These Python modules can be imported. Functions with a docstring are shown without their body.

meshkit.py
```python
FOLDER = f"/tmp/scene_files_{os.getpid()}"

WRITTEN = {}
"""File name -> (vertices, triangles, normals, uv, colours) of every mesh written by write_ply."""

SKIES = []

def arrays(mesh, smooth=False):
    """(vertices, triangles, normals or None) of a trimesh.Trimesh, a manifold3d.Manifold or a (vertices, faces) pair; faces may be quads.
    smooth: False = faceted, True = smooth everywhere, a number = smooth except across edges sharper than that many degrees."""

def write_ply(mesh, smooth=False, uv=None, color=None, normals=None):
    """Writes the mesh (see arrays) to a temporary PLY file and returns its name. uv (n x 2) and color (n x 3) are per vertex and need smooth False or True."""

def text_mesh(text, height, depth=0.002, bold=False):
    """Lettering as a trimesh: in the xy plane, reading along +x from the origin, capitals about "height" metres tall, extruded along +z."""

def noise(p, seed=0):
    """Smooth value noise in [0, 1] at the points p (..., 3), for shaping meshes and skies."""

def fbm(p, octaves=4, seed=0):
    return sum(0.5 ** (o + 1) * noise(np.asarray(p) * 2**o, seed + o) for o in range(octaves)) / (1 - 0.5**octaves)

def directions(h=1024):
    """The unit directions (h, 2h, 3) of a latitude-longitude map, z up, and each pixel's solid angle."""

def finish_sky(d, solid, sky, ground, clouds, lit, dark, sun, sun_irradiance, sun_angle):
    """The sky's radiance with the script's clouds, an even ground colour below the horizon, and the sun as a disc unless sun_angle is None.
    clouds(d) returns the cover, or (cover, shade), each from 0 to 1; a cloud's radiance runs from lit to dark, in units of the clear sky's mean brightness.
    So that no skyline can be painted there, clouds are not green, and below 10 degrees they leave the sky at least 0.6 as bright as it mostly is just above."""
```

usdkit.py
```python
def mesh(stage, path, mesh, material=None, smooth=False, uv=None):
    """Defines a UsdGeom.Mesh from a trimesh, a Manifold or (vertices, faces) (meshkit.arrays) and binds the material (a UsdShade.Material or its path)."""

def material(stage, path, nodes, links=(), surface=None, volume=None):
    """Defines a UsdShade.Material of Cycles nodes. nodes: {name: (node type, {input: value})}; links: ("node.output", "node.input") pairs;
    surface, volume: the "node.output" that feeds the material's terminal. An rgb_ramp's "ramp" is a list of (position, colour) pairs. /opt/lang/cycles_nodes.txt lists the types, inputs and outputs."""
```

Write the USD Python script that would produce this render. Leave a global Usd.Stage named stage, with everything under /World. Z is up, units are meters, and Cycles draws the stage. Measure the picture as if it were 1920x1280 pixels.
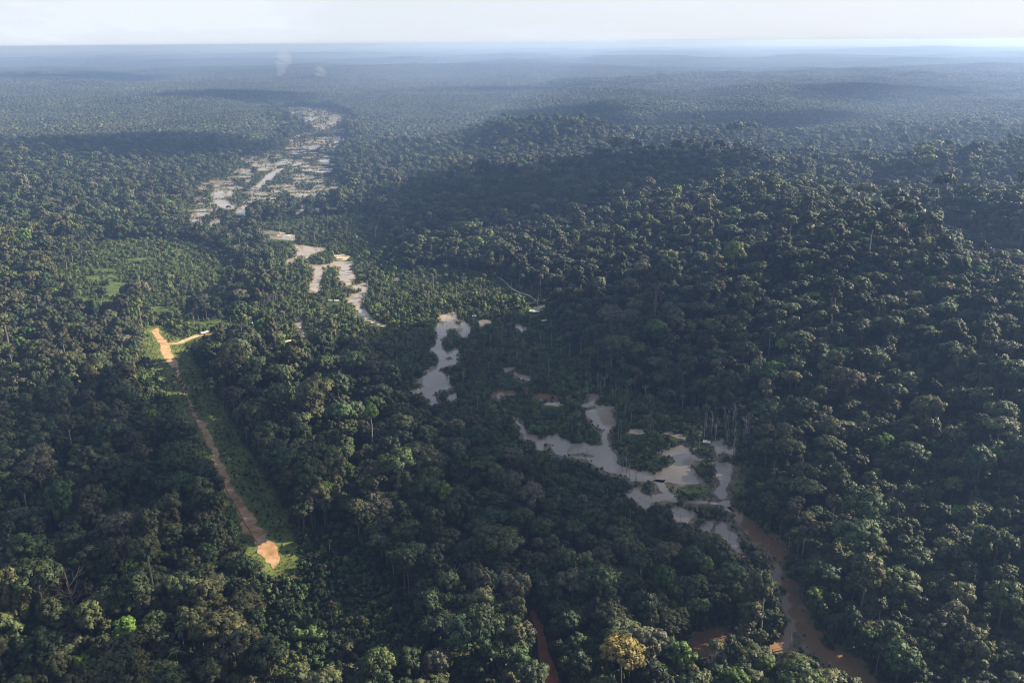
import math
import numpy as np
import shapely
from shapely.geometry import Polygon, LineString, Point, box as sbox
from shapely.ops import unary_union
import scipy.ndimage as ndi
import trimesh
import usdkit
from meshkit import fbm, noise
from pxr import Usd, UsdGeom, UsdLux, UsdShade, Sdf, Gf, Vt

stage = Usd.Stage.CreateInMemory()
UsdGeom.SetStageUpAxis(stage, "Z")
UsdGeom.SetStageMetersPerUnit(stage, 1.0)
UsdGeom.Xform.Define(stage, "/World")
UsdGeom.Scope.Define(stage, "/World/Looks")
RNG = np.random.default_rng(7)

# ------------------------------------------------------------------ camera
CAM_H = 300.0
FPX = 1663.0                                   # focal length in pixels of the 1920 wide photograph
PITCH = math.radians(18.62)
ROLL = math.radians(0.45)
HFWD = np.array([0, math.cos(PITCH), -math.sin(PITCH)])
X0 = np.array([1.0, 0, 0])
Y0 = np.array([0, -math.sin(PITCH), -math.cos(PITCH)])
CR = math.cos(ROLL) * X0 + math.sin(ROLL) * Y0
CD = -math.sin(ROLL) * X0 + math.cos(ROLL) * Y0
cam = UsdGeom.Camera.Define(stage, "/World/camera")
cam.CreateHorizontalApertureAttr(36.0)
cam.CreateVerticalApertureAttr(24.0)
cam.CreateFocalLengthAttr(36.0 * FPX / 1920.0)
cam.CreateClippingRangeAttr(Gf.Vec2f(1.0, 200000.0))
cam.CreateExposureAttr(1.28)
M = np.eye(4)
M[0, :3], M[1, :3], M[2, :3], M[3, :3] = CR, -CD, -HFWD, (0, 0, CAM_H)
cam.AddTransformOp().Set(Gf.Matrix4d(*M.ravel().tolist()))

# ------------------------------------------------------------------ sun and sky
SUN_AZ, SUN_EL = math.radians(72.0), math.radians(28.0)     # azimuth clockwise from the viewing direction (+y)
SUN = np.array([math.sin(SUN_AZ) * math.cos(SUN_EL), math.cos(SUN_AZ) * math.cos(SUN_EL), math.sin(SUN_EL)])
sun = UsdLux.DistantLight.Define(stage, "/World/sun")
sun.CreateIntensityAttr(1.25)
sun.CreateNormalizeAttr(True)
sun.CreateAngleAttr(0.53)
sun.CreateColorAttr(Gf.Vec3f(1.0, 0.89, 0.69))
zc = SUN
xc = np.cross([0, 0, 1.0], zc); xc /= np.linalg.norm(xc)
yc = np.cross(zc, xc)
S = np.eye(4); S[0, :3], S[1, :3], S[2, :3] = xc, yc, zc
sun.AddTransformOp().Set(Gf.Matrix4d(*S.ravel().tolist()))

usdkit.material(stage, "/World/Looks/sky_look", {
    "tc": ("texture_coordinate", {}),
    "sky": ("sky_texture", {"sky_type": "single_scattering", "sun_disc": False, "sun_elevation": SUN_EL, "sun_rotation": SUN_AZ,
                            "altitude": 300.0, "air_density": 1.0, "aerosol_density": 1.2, "ozone_density": 1.5}),
    "map": ("mapping", {"mapping_type": "point", "scale": (1.0, 1.0, 5.0)}),
    "n": ("noise_texture", {"scale": 3.0, "detail": 7.0, "roughness": 0.55}),
    "r": ("rgb_ramp", {"ramp": [(0.0, (0.0,) * 3), (0.5, (0.02,) * 3), (0.60, (0.12,) * 3), (0.70, (0.5,) * 3), (1.0, (0.45,) * 3)]}),
    "xyz": ("separate_xyz", {}),
    "veil": ("map_range", {"range_type": "smoothstep", "from_min": 0.0, "from_max": 0.5, "to_min": 0.80, "to_max": 0.16}),
    "add": ("math", {"math_type": "add", "use_clamp": True}),
    "white": ("mix", {"mix_type": "mix", "color2": (6.5, 7.05, 8.0)}),
    "b": ("background_shader", {"strength": 0.055}),
}, [("tc.generated", "map.vector"), ("map.vector", "n.vector"), ("n.fac", "r.fac"), ("tc.generated", "xyz.vector"), ("xyz.z", "veil.value"), ("veil.result", "add.value1"), ("r.color", "add.value2"),
    ("add.value", "white.fac"), ("sky.color", "white.color1"), ("white.color", "b.color")], surface="b.background")
dome = UsdLux.DomeLight.Define(stage, "/World/sky")
dome.CreateIntensityAttr(1.0)
UsdShade.MaterialBindingAPI.Apply(dome.GetPrim()).Bind(UsdShade.Material.Get(stage, "/World/Looks/sky_look"))


# ------------------------------------------------------------------ helpers
def tag(prim, label=None, category=None, group=None, kind=None):
    prim = prim.GetPrim() if hasattr(prim, "GetPrim") else prim
    for k, v in (("label", label), ("category", category), ("group", group), ("kind", kind)):
        if v:
            prim.SetCustomDataByKey(k, v)
    return prim


_used = {}


def numbered(name, parent="/World"):
    k = (str(parent), name)
    n = _used.get(k, 0)
    _used[k] = n + 1
    return f"{parent}/{name}" if n == 0 else f"{parent}/{name}_{n:03d}"


def put(name, v, f, mat, parent="/World", smooth=False, normals=None, colors=None):
    path = numbered(name, parent)
    m = usdkit.mesh(stage, path, (v, f), mat, smooth=smooth)
    if normals is not None:
        m.CreateNormalsAttr(Vt.Vec3fArray.FromNumpy(np.ascontiguousarray(normals, np.float32)))
        m.SetNormalsInterpolation("vertex")
    if colors is not None:
        UsdGeom.PrimvarsAPI(m).CreatePrimvar("tone", Sdf.ValueTypeNames.Color3fArray, "vertex").Set(
            Vt.Vec3fArray.FromNumpy(np.ascontiguousarray(colors, np.float32)))
    return m


def ray(px, py):
    px, py = np.asarray(px, float), np.asarray(py, float)
    u, v = (px - 960) / FPX, (py - 640) / FPX
    return HFWD + u[..., None] * CR + v[..., None] * CD


def unproj(px, py, z=0.0):
    d = ray(px, py)
    t = (np.asarray(z) - CAM_H) / d[..., 2]
    return np.stack([d[..., 0] * t, d[..., 1] * t], -1)


def project(x, y, z):
    p = np.stack([x, y, np.asarray(z) - CAM_H], -1)
    w = p @ HFWD
    return 960 + FPX * (p @ CR) / w, 640 + FPX * (p @ CD) / w, w


def crop(pts, x0, y0, s):
    return [(x0 + x / s, y0 + y / s) for x, y in pts]


def sstep(x, a, b):
    t = np.clip((x - a) / (b - a), 0, 1)
    return t * t * (3 - 2 * t)


def P3(x, y, s, z=0.0):
    return np.stack([np.asarray(x) / s, np.asarray(y) / s, np.full(np.shape(x), float(z))], -1)


# ------------------------------------------------------------------ the valley's plan, in metres
A = lambda p: crop(p, 900, 720, 3.692)
B = lambda p: crop(p, 1150, 880, 6.4)
G = lambda p: crop(p, 1360, 1000, 4.572)
C = lambda p: crop(p, 1080, 1100, 4.8)
D = lambda p: crop(p, 740, 560, 5.82)
E = lambda p: crop(p, 520, 420, 6.4)
F = lambda p: crop(p, 1280, 760, 6.4)
H = lambda p: crop(p, 320, 240, 5.333)
I = lambda p: crop(p, 460, 110, 6.4)
J = lambda p: crop(p, 330, 700, 3.37)
K = lambda p: crop(p, 260, 580, 4.57)
L = lambda p: crop(p, 860, 480, 8.0)


def rough(poly, amp, seed, wave=9.0):
    """The outline with natural wobble."""
    poly = poly if poly.is_valid else poly.buffer(0)
    geoms = getattr(poly, "geoms", [poly])
    out = []
    for g in geoms:
        if g.area < 1:
            continue
        r = []
        for ring in (g.exterior, *g.interiors):
            c = np.array(ring.segmentize(2.0).coords)[:-1]
            c = c + amp * 1.3 * np.stack([fbm(P3(c[:, 0], c[:, 1], wave * .33), 2, seed + 3) - .5, fbm(P3(c[:, 0], c[:, 1], wave * .33, 5), 2, seed + 4) - .5], -1)
            r.append(c + amp * 2 * np.stack([fbm(P3(c[:, 0], c[:, 1], wave), 3, seed) - .5, fbm(P3(c[:, 0], c[:, 1], wave, 9), 3, seed) - .5], -1))
        out.append(Polygon(r[0], r[1:]).buffer(0))
    return unary_union(out)


def ground_poly(px, holes=()):
    q = lambda ring: [tuple(p) for p in unproj(*np.array(ring).T)]
    g = Polygon(q(px), [q(h) for h in holes])
    return g if g.is_valid else g.buffer(0)


island = A([(940, 500), (960, 555), (1010, 580), (1090, 600), (1200, 612), (1300, 580), (1335, 545), (1325, 500), (1245, 480), (1240, 468), (1130, 440), (1000, 455)])
pool = A([(740, 75), (800, 65), (812, 100), (785, 130), (830, 150), (900, 140), (955, 150), (905, 180), (910, 230), (955, 265), (905, 300), (890, 330),
          (885, 420), (905, 470), (945, 510), (960, 555), (1010, 580), (1090, 600), (1200, 612), (1300, 580), (1335, 545), (1325, 500), (1245, 480), (1250, 462), (1300, 450), (1390, 428),
          (1440, 450), (1500, 500), (1550, 520), (1480, 540), (1465, 580), (1500, 610), (1525, 655), (1490, 685), (1400, 700), (1330, 690), (1240, 680),
          (1180, 665), (1060, 670), (1020, 650), (920, 620), (870, 610), (800, 570), (720, 530), (620, 500), (520, 487), (500, 470), (485, 410), (455, 400),
          (440, 450), (440, 510), (400, 520), (385, 470), (380, 400), (300, 380), (290, 320), (250, 260), (215, 228), (130, 225), (140, 215), (215, 212),
          (270, 265), (310, 300), (330, 330), (380, 350), (400, 385), (450, 385), (470, 365), (530, 340), (580, 370), (640, 410), (680, 415), (740, 400),
          (760, 425), (850, 425), (855, 380), (830, 310), (780, 280), (760, 240), (735, 190), (800, 170), (820, 140), (740, 160), (690, 145), (740, 120)])
WATER = [
    ("river_pool", pool, [A([(600, 480), (700, 478), (800, 500), (770, 508), (620, 492)])], "wide muddy river pool with a bushy peninsula reaching into it"),
    ("river_channel", B([(500, 130), (620, 130), (660, 230), (720, 300), (830, 350), (810, 390), (740, 390), (660, 370), (600, 370), (490, 385), (440, 410), (340, 365), (310, 335),
                 (300, 350), (440, 415), (565, 460), (430, 470), (350, 460), (300, 400), (190, 380), (150, 300), (230, 290), (240, 230), (280, 230), (300, 290), (330, 302), (420, 312), (500, 300), (580, 285), (540, 210)]), [],
     "shallow braided channel running out of the big muddy pool"),
    ("river_channel", B([(890, 350), (960, 360), (1020, 370), (1150, 390), (1270, 390), (1330, 375), (1395, 365), (1410, 430), (1430, 515), (1330, 500), (1330, 440), (1280, 420), (1180, 430), (1110, 410), (1050, 420), (960, 410), (890, 370)]), [],
     "narrow pale channel joining the brown creek below the marsh"),
    ("river_pond", B([(690, 480), (780, 450), (900, 490), (1010, 520), (1015, 570), (940, 575), (880, 660), (820, 640), (740, 600), (690, 560)]), [],
     "small muddy pond with a thin dead tree standing at its edge"),
    ("river_pond", B([(1060, 700), (1120, 620), (1190, 610), (1190, 690), (1170, 765), (1090, 745)]), [], "small pale pond just left of the long pond under a dead trunk"),
    ("river_pond", B([(1270, 640), (1340, 620), (1390, 680), (1410, 740), (1470, 770), (1480, 850), (1540, 920), (1600, 1000), (1540, 1005), (1470, 970), (1420, 890), (1330, 880), (1250, 830), (1220, 770), (1260, 700)]), [],
     "long tapering pale pond left of the brown creek"),
    ("river_inlet", F([(400, 670), (440, 650), (480, 690), (520, 680), (560, 700), (610, 700), (640, 740), (610, 810), (575, 800), (570, 870), (550, 940), (520, 980), (530, 1060), (500, 1115), (430, 1120), (390, 1060), (370, 1050), (400, 1000), (430, 960), (420, 800)]), [],
     "lavender grey inlet below the stand of drowned trunks"),
    ("swamp_pool", F([(300, 470), (350, 430), (420, 415), (470, 405), (490, 480), (540, 470), (560, 540), (640, 500), (650, 540), (600, 590), (520, 570), (470, 565), (430, 620), (410, 560), (380, 490)]), [],
     "broken swamp water glinting among drowned dead trunks"),
    ("creek", G([(20, -240), (60, -225), (130, -175), (250, -85), (330, 0), (440, 70), (510, 140), (520, 220), (475, 260), (460, 320), (520, 400), (610, 390), (622, 470), (625, 560), (610, 640), (690, 670), (760, 760), (830, 850), (780, 900), (860, 980), (990, 1020), (1130, 1080), (1220, 1180), (1370, 1290),
                 (1440, 1400), (1280, 1400), (1150, 1285), (1060, 1210), (900, 1150), (830, 1090), (800, 1030), (700, 960), (640, 860), (590, 850), (570, 965), (480, 1000), (420, 1060), (300, 1100), (330, 960), (480, 900), (490, 850), (550, 760), (470, 650), (460, 570), (470, 480), (410, 400), (410, 320), (415, 275), (340, 275), (400, 240), (400, 205), (350, 150), (300, 95), (200, 20), (80, -130)]), [],
     "brown creek winding down past the dark forest slope"),
    ("backwater", C([(1000, 470), (1180, 400), (1290, 360), (1400, 395), (1380, 470), (1330, 570), (1250, 640), (1140, 680), (970, 600)]), [],
     "orange brown backwater pool behind the sunlit foreground crowns"),
    ("river_reach", D([(490, 190), (560, 170), (600, 190), (630, 180), (640, 130), (660, 150), (690, 200), (680, 270), (690, 300), (740, 235), (800, 270), (825, 320), (815, 410), (760, 415), (700, 380), (680, 330), (630, 320), (570, 340), (560, 400), (490, 440), (520, 500), (525, 560), (570, 590), (640, 560), (670, 530), (700, 580), (700, 650), (650, 710), (560, 740), (480, 760), (470, 790), (540, 810), (600, 850), (615, 900), (610, 990), (490, 990), (440, 1060), (470, 1170), (400, 1190), (370, 1090), (300, 1040), (230, 1060), (170, 1040), (180, 1000), (250, 980), (350, 960), (240, 910), (280, 870), (350, 820), (320, 800), (360, 760), (450, 690), (490, 630), (400, 570), (430, 490), (470, 440), (440, 340), (450, 280), (510, 230)]),
     [D([(560, 660), (600, 640), (640, 660), (590, 680)])], "pale winding reach of river in the middle of the valley"),
    ("river_pond", D([(580, 1060), (680, 1030), (690, 1080), (640, 1110), (600, 1100)]), [], "little grey pond beside the lower end of the winding reach"),
    ("oxbow_pond", D([(1150, 760), (1260, 745), (1320, 810), (1490, 850), (1480, 890), (1370, 895), (1300, 800), (1220, 800)]), [], "thin blue grey pond in the swamp scrub"),
    ("oxbow_pond", D([(1290, 300), (1340, 275), (1400, 275), (1450, 310), (1490, 360), (1420, 350), (1390, 365), (1330, 320)]), [], "oval silver pond in front of the miners' clearing"),
    ("mud_pond", D([(1060, 1040), (1140, 1000), (1300, 990), (1330, 1020), (1200, 1050), (1150, 1110), (1100, 1090)]), [], "brown mud pond above the big pool"),
    ("mud_pond", D([(1490, 1060), (1560, 1040), (1740, 1035), (1850, 1070), (1740, 1095), (1600, 1080)]), [], "brown mud pond just above the white sand bar"),
    ("river_reach", E([(200, 240), (300, 250), (350, 260), (480, 280), (590, 280), (520, 320), (480, 340), (400, 360), (370, 400), (330, 420), (280, 370), (240, 400), (190, 440), (110, 480), (110, 420), (220, 400), (250, 340), (240, 300)]), [],
     "muddy reach of river just below the mined ground"),
    ("river_reach", E([(360, 465), (440, 480), (530, 490), (640, 475), (690, 450), (790, 450), (920, 460), (860, 510), (900, 560), (930, 650), (870, 690), (890, 740), (800, 740), (800, 690), (750, 670), (740, 570), (770, 520), (690, 500), (600, 510), (530, 540), (535, 650), (500, 740), (470, 830), (380, 780), (440, 650), (430, 600), (450, 530)]), [],
     "forked silver reach of river around a dark wooded islet"),
    ("river_reach", E([(900, 740), (980, 730), (1070, 690), (1085, 770), (1080, 840), (1030, 860), (1010, 930), (990, 950), (1010, 1010), (1090, 1070), (1150, 1130), (1190, 1170), (1110, 1150), (1060, 1150), (970, 1090), (970, 1030), (920, 970), (870, 940), (830, 880), (870, 870), (900, 830), (950, 840), (980, 790), (900, 760)]), [],
     "narrow bright reach of river curving down to a sandy beach"),
    ("river_pond", E([(250, 1190), (295, 1130), (310, 1200), (325, 1300), (370, 1390), (310, 1360), (270, 1270)]), [], "sliver of silver water left of the narrow river reach"),
]
MINE_WATER = [
    H([(780, 610), (850, 580), (890, 530), (960, 470), (1040, 420), (1140, 390), (1150, 400), (1060, 445), (1010, 510), (940, 550), (880, 615)]),
    H([(400, 650), (530, 620), (530, 680), (500, 700), (430, 700)]), H([(560, 620), (620, 630), (610, 680), (560, 680)]),
    H([(430, 720), (560, 720), (600, 770), (660, 765), (630, 800), (530, 810), (440, 760)]), H([(690, 790), (740, 770), (750, 880), (640, 850)]),
    H([(200, 910), (310, 910), (310, 980), (200, 980)]), H([(400, 940), (490, 900), (490, 960), (400, 990)]),
    H([(1310, 760), (1350, 780), (1330, 830), (1260, 870), (1250, 820), (1300, 810)]), H([(1430, 800), (1510, 800), (1510, 840), (1430, 840)]),
    H([(1480, 310), (1590, 310), (1580, 350), (1490, 345)]), H([(900, 1020), (1040, 1015), (1100, 1060), (1180, 1075), (960, 1060)]),
    H([(980, 1075), (1240, 1090), (1240, 1125), (1000, 1110)]), H([(520, 1010), (640, 1030), (680, 980), (720, 1020), (600, 1045)]),
]
MINE = [H([(130, 620), (300, 530), (640, 430), (700, 290), (860, 270), (1000, 230), (1200, 210), (1560, 230), (1680, 310), (1660, 400), (1640, 500), (1800, 560), (1830, 590), (1500, 680), (1100, 720), (900, 760), (780, 800), (760, 900), (500, 905), (490, 1000), (140, 990), (130, 850), (250, 740)]),
        [(525, 292), (545, 262), (580, 252), (645, 240), (655, 262), (625, 292), (590, 288)],
        I([(380, 600), (620, 580), (950, 590), (1280, 690), (1180, 770), (1000, 850), (990, 930), (800, 960), (560, 960), (640, 890), (850, 880), (760, 790), (560, 700)])]
SAND = [(D([(1610, 1150), (1650, 1130), (1810, 1120), (1830, 1160), (1780, 1180), (1640, 1170)]), "white sand bar among bushes above the big pool"),
        (D([(900, 240), (960, 220), (1060, 240), (1060, 280), (980, 270), (950, 310)]), "pinkish bare sand patch right of the forked pond"),
        (E([(690, 370), (800, 360), (890, 390), (840, 430), (720, 430)]), "yellow sand bank above the forked river reach"),
        (E([(1110, 1150), (1200, 1165), (1330, 1215), (1290, 1240), (1140, 1190)]), "sandy beach at the foot of the narrow river reach"),
        (A([(1010, 340), (1060, 305), (1120, 315), (1140, 345), (1070, 355)]), "round pale sand mound right of the big pool's channel"),
        (A([(1260, 345), (1300, 320), (1370, 345), (1460, 370), (1430, 385), (1340, 360)]), "scattered white tailings beside red soil"),
        (L([(1130, 790), (1200, 740), (1300, 725), (1305, 755), (1200, 800)]), "bare pink soil in the miners' clearing"),
        (crop([(190, 280), (310, 285), (320, 330), (250, 330)], 420, 540, 6.0), "small bare reddish patch in the scrub left of the river"),
        (crop([(700, 590), (860, 565), (900, 580), (800, 620), (730, 650), (690, 660)], 420, 540, 6.0), "pale muddy sand at the swamp's lower edge"),
        (E([(0, 90), (60, 90), (140, 130), (200, 130), (210, 190), (100, 170), (0, 150)]), "pale sand flats at the mined ground's lower end"),
        (E([(1400, 650), (1480, 635), (1480, 670), (1400, 695)]), "small cream sand patch in the dark scrub"),
        (I([(450, 310), (570, 295), (720, 310), (690, 345), (580, 340)]), "orange clearing far up the valley under two smoke plumes")]
STRIP_HI = K([(110, 190), (150, 160), (180, 230), (240, 270), (270, 340), (310, 420), (340, 490), (290, 500), (240, 440), (200, 340), (140, 230)])
STRIP_LO = J([(130, 290), (190, 305), (215, 380), (245, 430), (265, 500), (300, 580), (340, 660), (380, 740), (440, 840), (490, 900), (540, 970), (580, 1010), (560, 1050), (620, 1080), (640, 1150), (655, 1200),
              (610, 1232), (570, 1200), (540, 1130), (510, 1060), (440, 1000), (410, 910), (370, 840), (320, 770), (270, 650), (235, 560), (215, 470), (170, 380)])
SPUR = K([(255, 290), (330, 285), (420, 248), (490, 218), (640, 190), (640, 205), (510, 232), (430, 262), (350, 292), (265, 305)])
TRACK = crop([(1045, 500), (1075, 540), (1125, 630), (1150, 760), (1170, 880), (1205, 950), (1255, 1060), (1290, 1180), (1330, 1300), (1220, 1300), (1190, 1130), (1165, 1000), (1130, 900), (1110, 760), (1085, 640), (1050, 560)], 780, 1040, 4.8)
TRAIL = L([(555, 300), (680, 362), (745, 425), (805, 485), (930, 543), (1065, 582), (1165, 655), (1155, 668), (1055, 600), (925, 558), (795, 498), (735, 438), (675, 376)])

water = []
for i, (name, px, holes, label) in enumerate(WATER):
    water.append((name, rough(ground_poly(px, holes), 2.6, 40 + i, 11.0), label))
far_amp = 4.0
mine_water = [rough(ground_poly(p), 2.0, 90 + i, 20.0) for i, p in enumerate(MINE_WATER)]
mine = [rough(ground_poly(p), 8.0, 130 + i, 60.0) for i, p in enumerate(MINE)]
# more flooded pits, long and shallow, all over the mined ground
rng = np.random.default_rng(21)
taken = unary_union(mine_water)
for g, n, gap in ((mine[0], 85, 5.0), (mine[1], 14, 6.0), (mine[2], 42, 8.0)):
    bx = g.bounds
    for _ in range(n * 6):
        if n <= 0:
            break
        c = rng.uniform(bx[:2], bx[2:])
        a, b = rng.uniform(8, 30), rng.uniform(7, 20)
        t = np.linspace(0, 2 * np.pi, 18)[:-1]
        rr = 1 + .35 * np.sin(2 * t + rng.uniform(0, 6)) * rng.uniform(.3, 1) + .2 * np.sin(3 * t + rng.uniform(0, 6))
        q = Polygon(np.stack([c[0] + a * rr * np.cos(t), c[1] + b * rr * np.sin(t)], -1)).buffer(0)
        if g.contains(q) and q.distance(taken) > gap and q.geom_type == "Polygon":
            q = rough(q, 2.5, int(rng.integers(1e6)), 14.0)
            if q.geom_type == "Polygon":
                mine_water.append(q)
                taken = taken.union(q)
                n -= 1
sand = [(rough(ground_poly(p), 3.2, 200 + i, 7.0), lab) for i, (p, lab) in enumerate(SAND)]
all_water = unary_union([w[1] for w in water] + mine_water)
flat_zone = unary_union([all_water, *mine, *[s[0] for s in sand]])

# fields of distance on a grid
GX0, GX1, GY0, GY1, GS = -1700.0, 1000.0, 240.0, 5400.0, 4.0
gx, gy = np.arange(GX0, GX1, GS), np.arange(GY0, GY1, GS)
GXX, GYY = np.meshgrid(gx, gy)


def raster(geom):
    shapely.prepare(geom)
    return shapely.contains_xy(geom, GXX.ravel(), GYY.ravel()).reshape(GXX.shape)


def sample(grid, x, y, outside):
    i, j = (np.asarray(y) - GY0) / GS, (np.asarray(x) - GX0) / GS
    return ndi.map_coordinates(grid, [np.atleast_1d(i), np.atleast_1d(j)], order=1, mode="constant", cval=outside)


DFLAT = ndi.distance_transform_edt(~raster(flat_zone)) * GS
DFLAT = DFLAT.astype(np.float32)

RIDGES = [  # crest in photo pixels with its height above the valley, half width to the left of the crest and to the right of it
    ([(1180, 405, 32), (1330, 350, 62), (1480, 345, 80), (1620, 385, 90), (1770, 450, 90), (1930, 525, 86), (2120, 620, 70)], 300, 150),
    ([(1080, 320, 40), (1200, 290, 62), (1300, 276, 72), (1400, 290, 72), (1490, 320, 55)], 230, 190),
    ([(935, 242, 30), (975, 214, 92), (1050, 214, 90), (1095, 242, 30)], 150, 150),
    ([(1700, 300, 50), (1800, 285, 80), (1950, 270, 90), (2100, 265, 90)], 240, 240),
    ([(1830, 385, 60), (1930, 350, 95), (2100, 340, 110)], 170, 220),
    ([(1560, 620, 28), (1700, 590, 40), (1830, 610, 44), (2000, 700, 44)], 190, 130),
    ([(1690, 900, 26), (1780, 920, 44), (1870, 1010, 52), (1990, 1120, 55)], 150, 90),
    ([(0, 140, 60), (60, 138, 70), (170, 160, 40)], 300, 300),
    ([(-200, 520, 40), (0, 470, 40), (140, 420, 22)], 200, 220),
    ([(1180, 560, 10), (1320, 500, 22), (1450, 520, 30)], 200, 150),
]
_ridge = []
for pts, wl, wr in RIDGES:
    q = np.array(pts, float)
    xy = unproj(q[:, 0], q[:, 1], q[:, 2] + 24.0)
    _ridge.append((np.column_stack([xy, q[:, 2]]), wl, wr))


def terrain(x, y):
    x, y = np.asarray(x, float), np.asarray(y, float)
    sh = x.shape
    x, y = x.ravel(), y.ravel()
    inside = (x > GX0) & (x < GX1 - GS) & (y > GY0) & (y < GY1 - GS)
    d = np.full(x.shape, 900.0)
    d[inside] = sample(DFLAT, x[inside], y[inside], 900.0)
    r = np.hypot(x, y)
    d = np.maximum(d - (10 + 0.013 * r), 0)
    away = sstep(d, 0, 230)
    z = 9.0 * away + 16.0 * (fbm(P3(x, y, 330.0), 4, 3) - .35) * away + 3.0 * (fbm(P3(x, y, 90.0), 3, 5)) * sstep(d, 0, 80)
    far = sstep(y, 1800, 6000)
    z += away * far * 150.0 * np.clip(fbm(P3(x, y, 1500.0), 4, 11) - .38, 0, 1) 
    z += away * sstep(r, 6000, 20000) * 110.0 * np.clip(fbm(P3(x, y, 4200.0), 3, 17) - .4, 0, 1)
    z += away * sstep(y, 1500, 2600) * (1 - sstep(y, 5500, 9000)) * sstep(x, 0, 600) * 95.0 * np.clip(fbm(P3(x + .3 * y, y, 620.0), 4, 51) - .42, 0, 1)
    hill = np.zeros_like(z)
    near = (y < 9000) & (y > -500)
    xn, yn = x[near], y[near]
    wob = 1 + .5 * (fbm(P3(xn, yn, 160.0), 3, 23) - .5)
    hh = np.zeros_like(xn)
    for q, wl, wr in _ridge:
        best = np.zeros_like(xn)
        for a, b in zip(q[:-1], q[1:]):
            e = b[:2] - a[:2]
            ll = e @ e
            t = np.clip(((xn - a[0]) * e[0] + (yn - a[1]) * e[1]) / ll, 0, 1)
            dx, dy = xn - a[0] - t * e[0], yn - a[1] - t * e[1]
            side = e[0] * dy - e[1] * dx                 # > 0: left of the crest when walking along it
            w = np.where(side > 0, wr, wl)
            w = np.where(e[0] > 0, np.where(side > 0, wr, wl), w)
            g = (a[2] + t * (b[2] - a[2])) * np.exp(-((dx * dx + dy * dy) / (w * w * wob)))
            best = np.maximum(best, g)
        hh = np.maximum(hh, best)
    hh = hh + 17.0 * sstep(hh, 12, 40) * (np.abs(fbm(P3(xn + .4 * yn, yn * .7, 210.0), 3, 41) - .5) * 4 - .7)
    hill[near] = hh * (0.82 + .3 * fbm(P3(xn, yn, 120.0), 3, 29))
    z = z * (1 - .75 * np.clip(hill / 45, 0, 1)) + hill * (.25 * sstep(d, 0, 160) + .75 * sstep(d, 0, 400))
    return np.maximum(z, 0.0).reshape(sh)


def hit(px, py, up=0.0):
    """Where the photo's line of sight meets the ground (or a height above it)."""
    z = np.zeros(np.shape(px))
    for _ in range(25):
        q = unproj(px, py, z + up)
        z = .5 * z + .5 * terrain(q[..., 0], q[..., 1])
    return q, z


def hit_poly(px):
    q, _ = hit(*np.array(px, float).T)
    g = Polygon(q)
    return g if g.is_valid else g.buffer(0)


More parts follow.
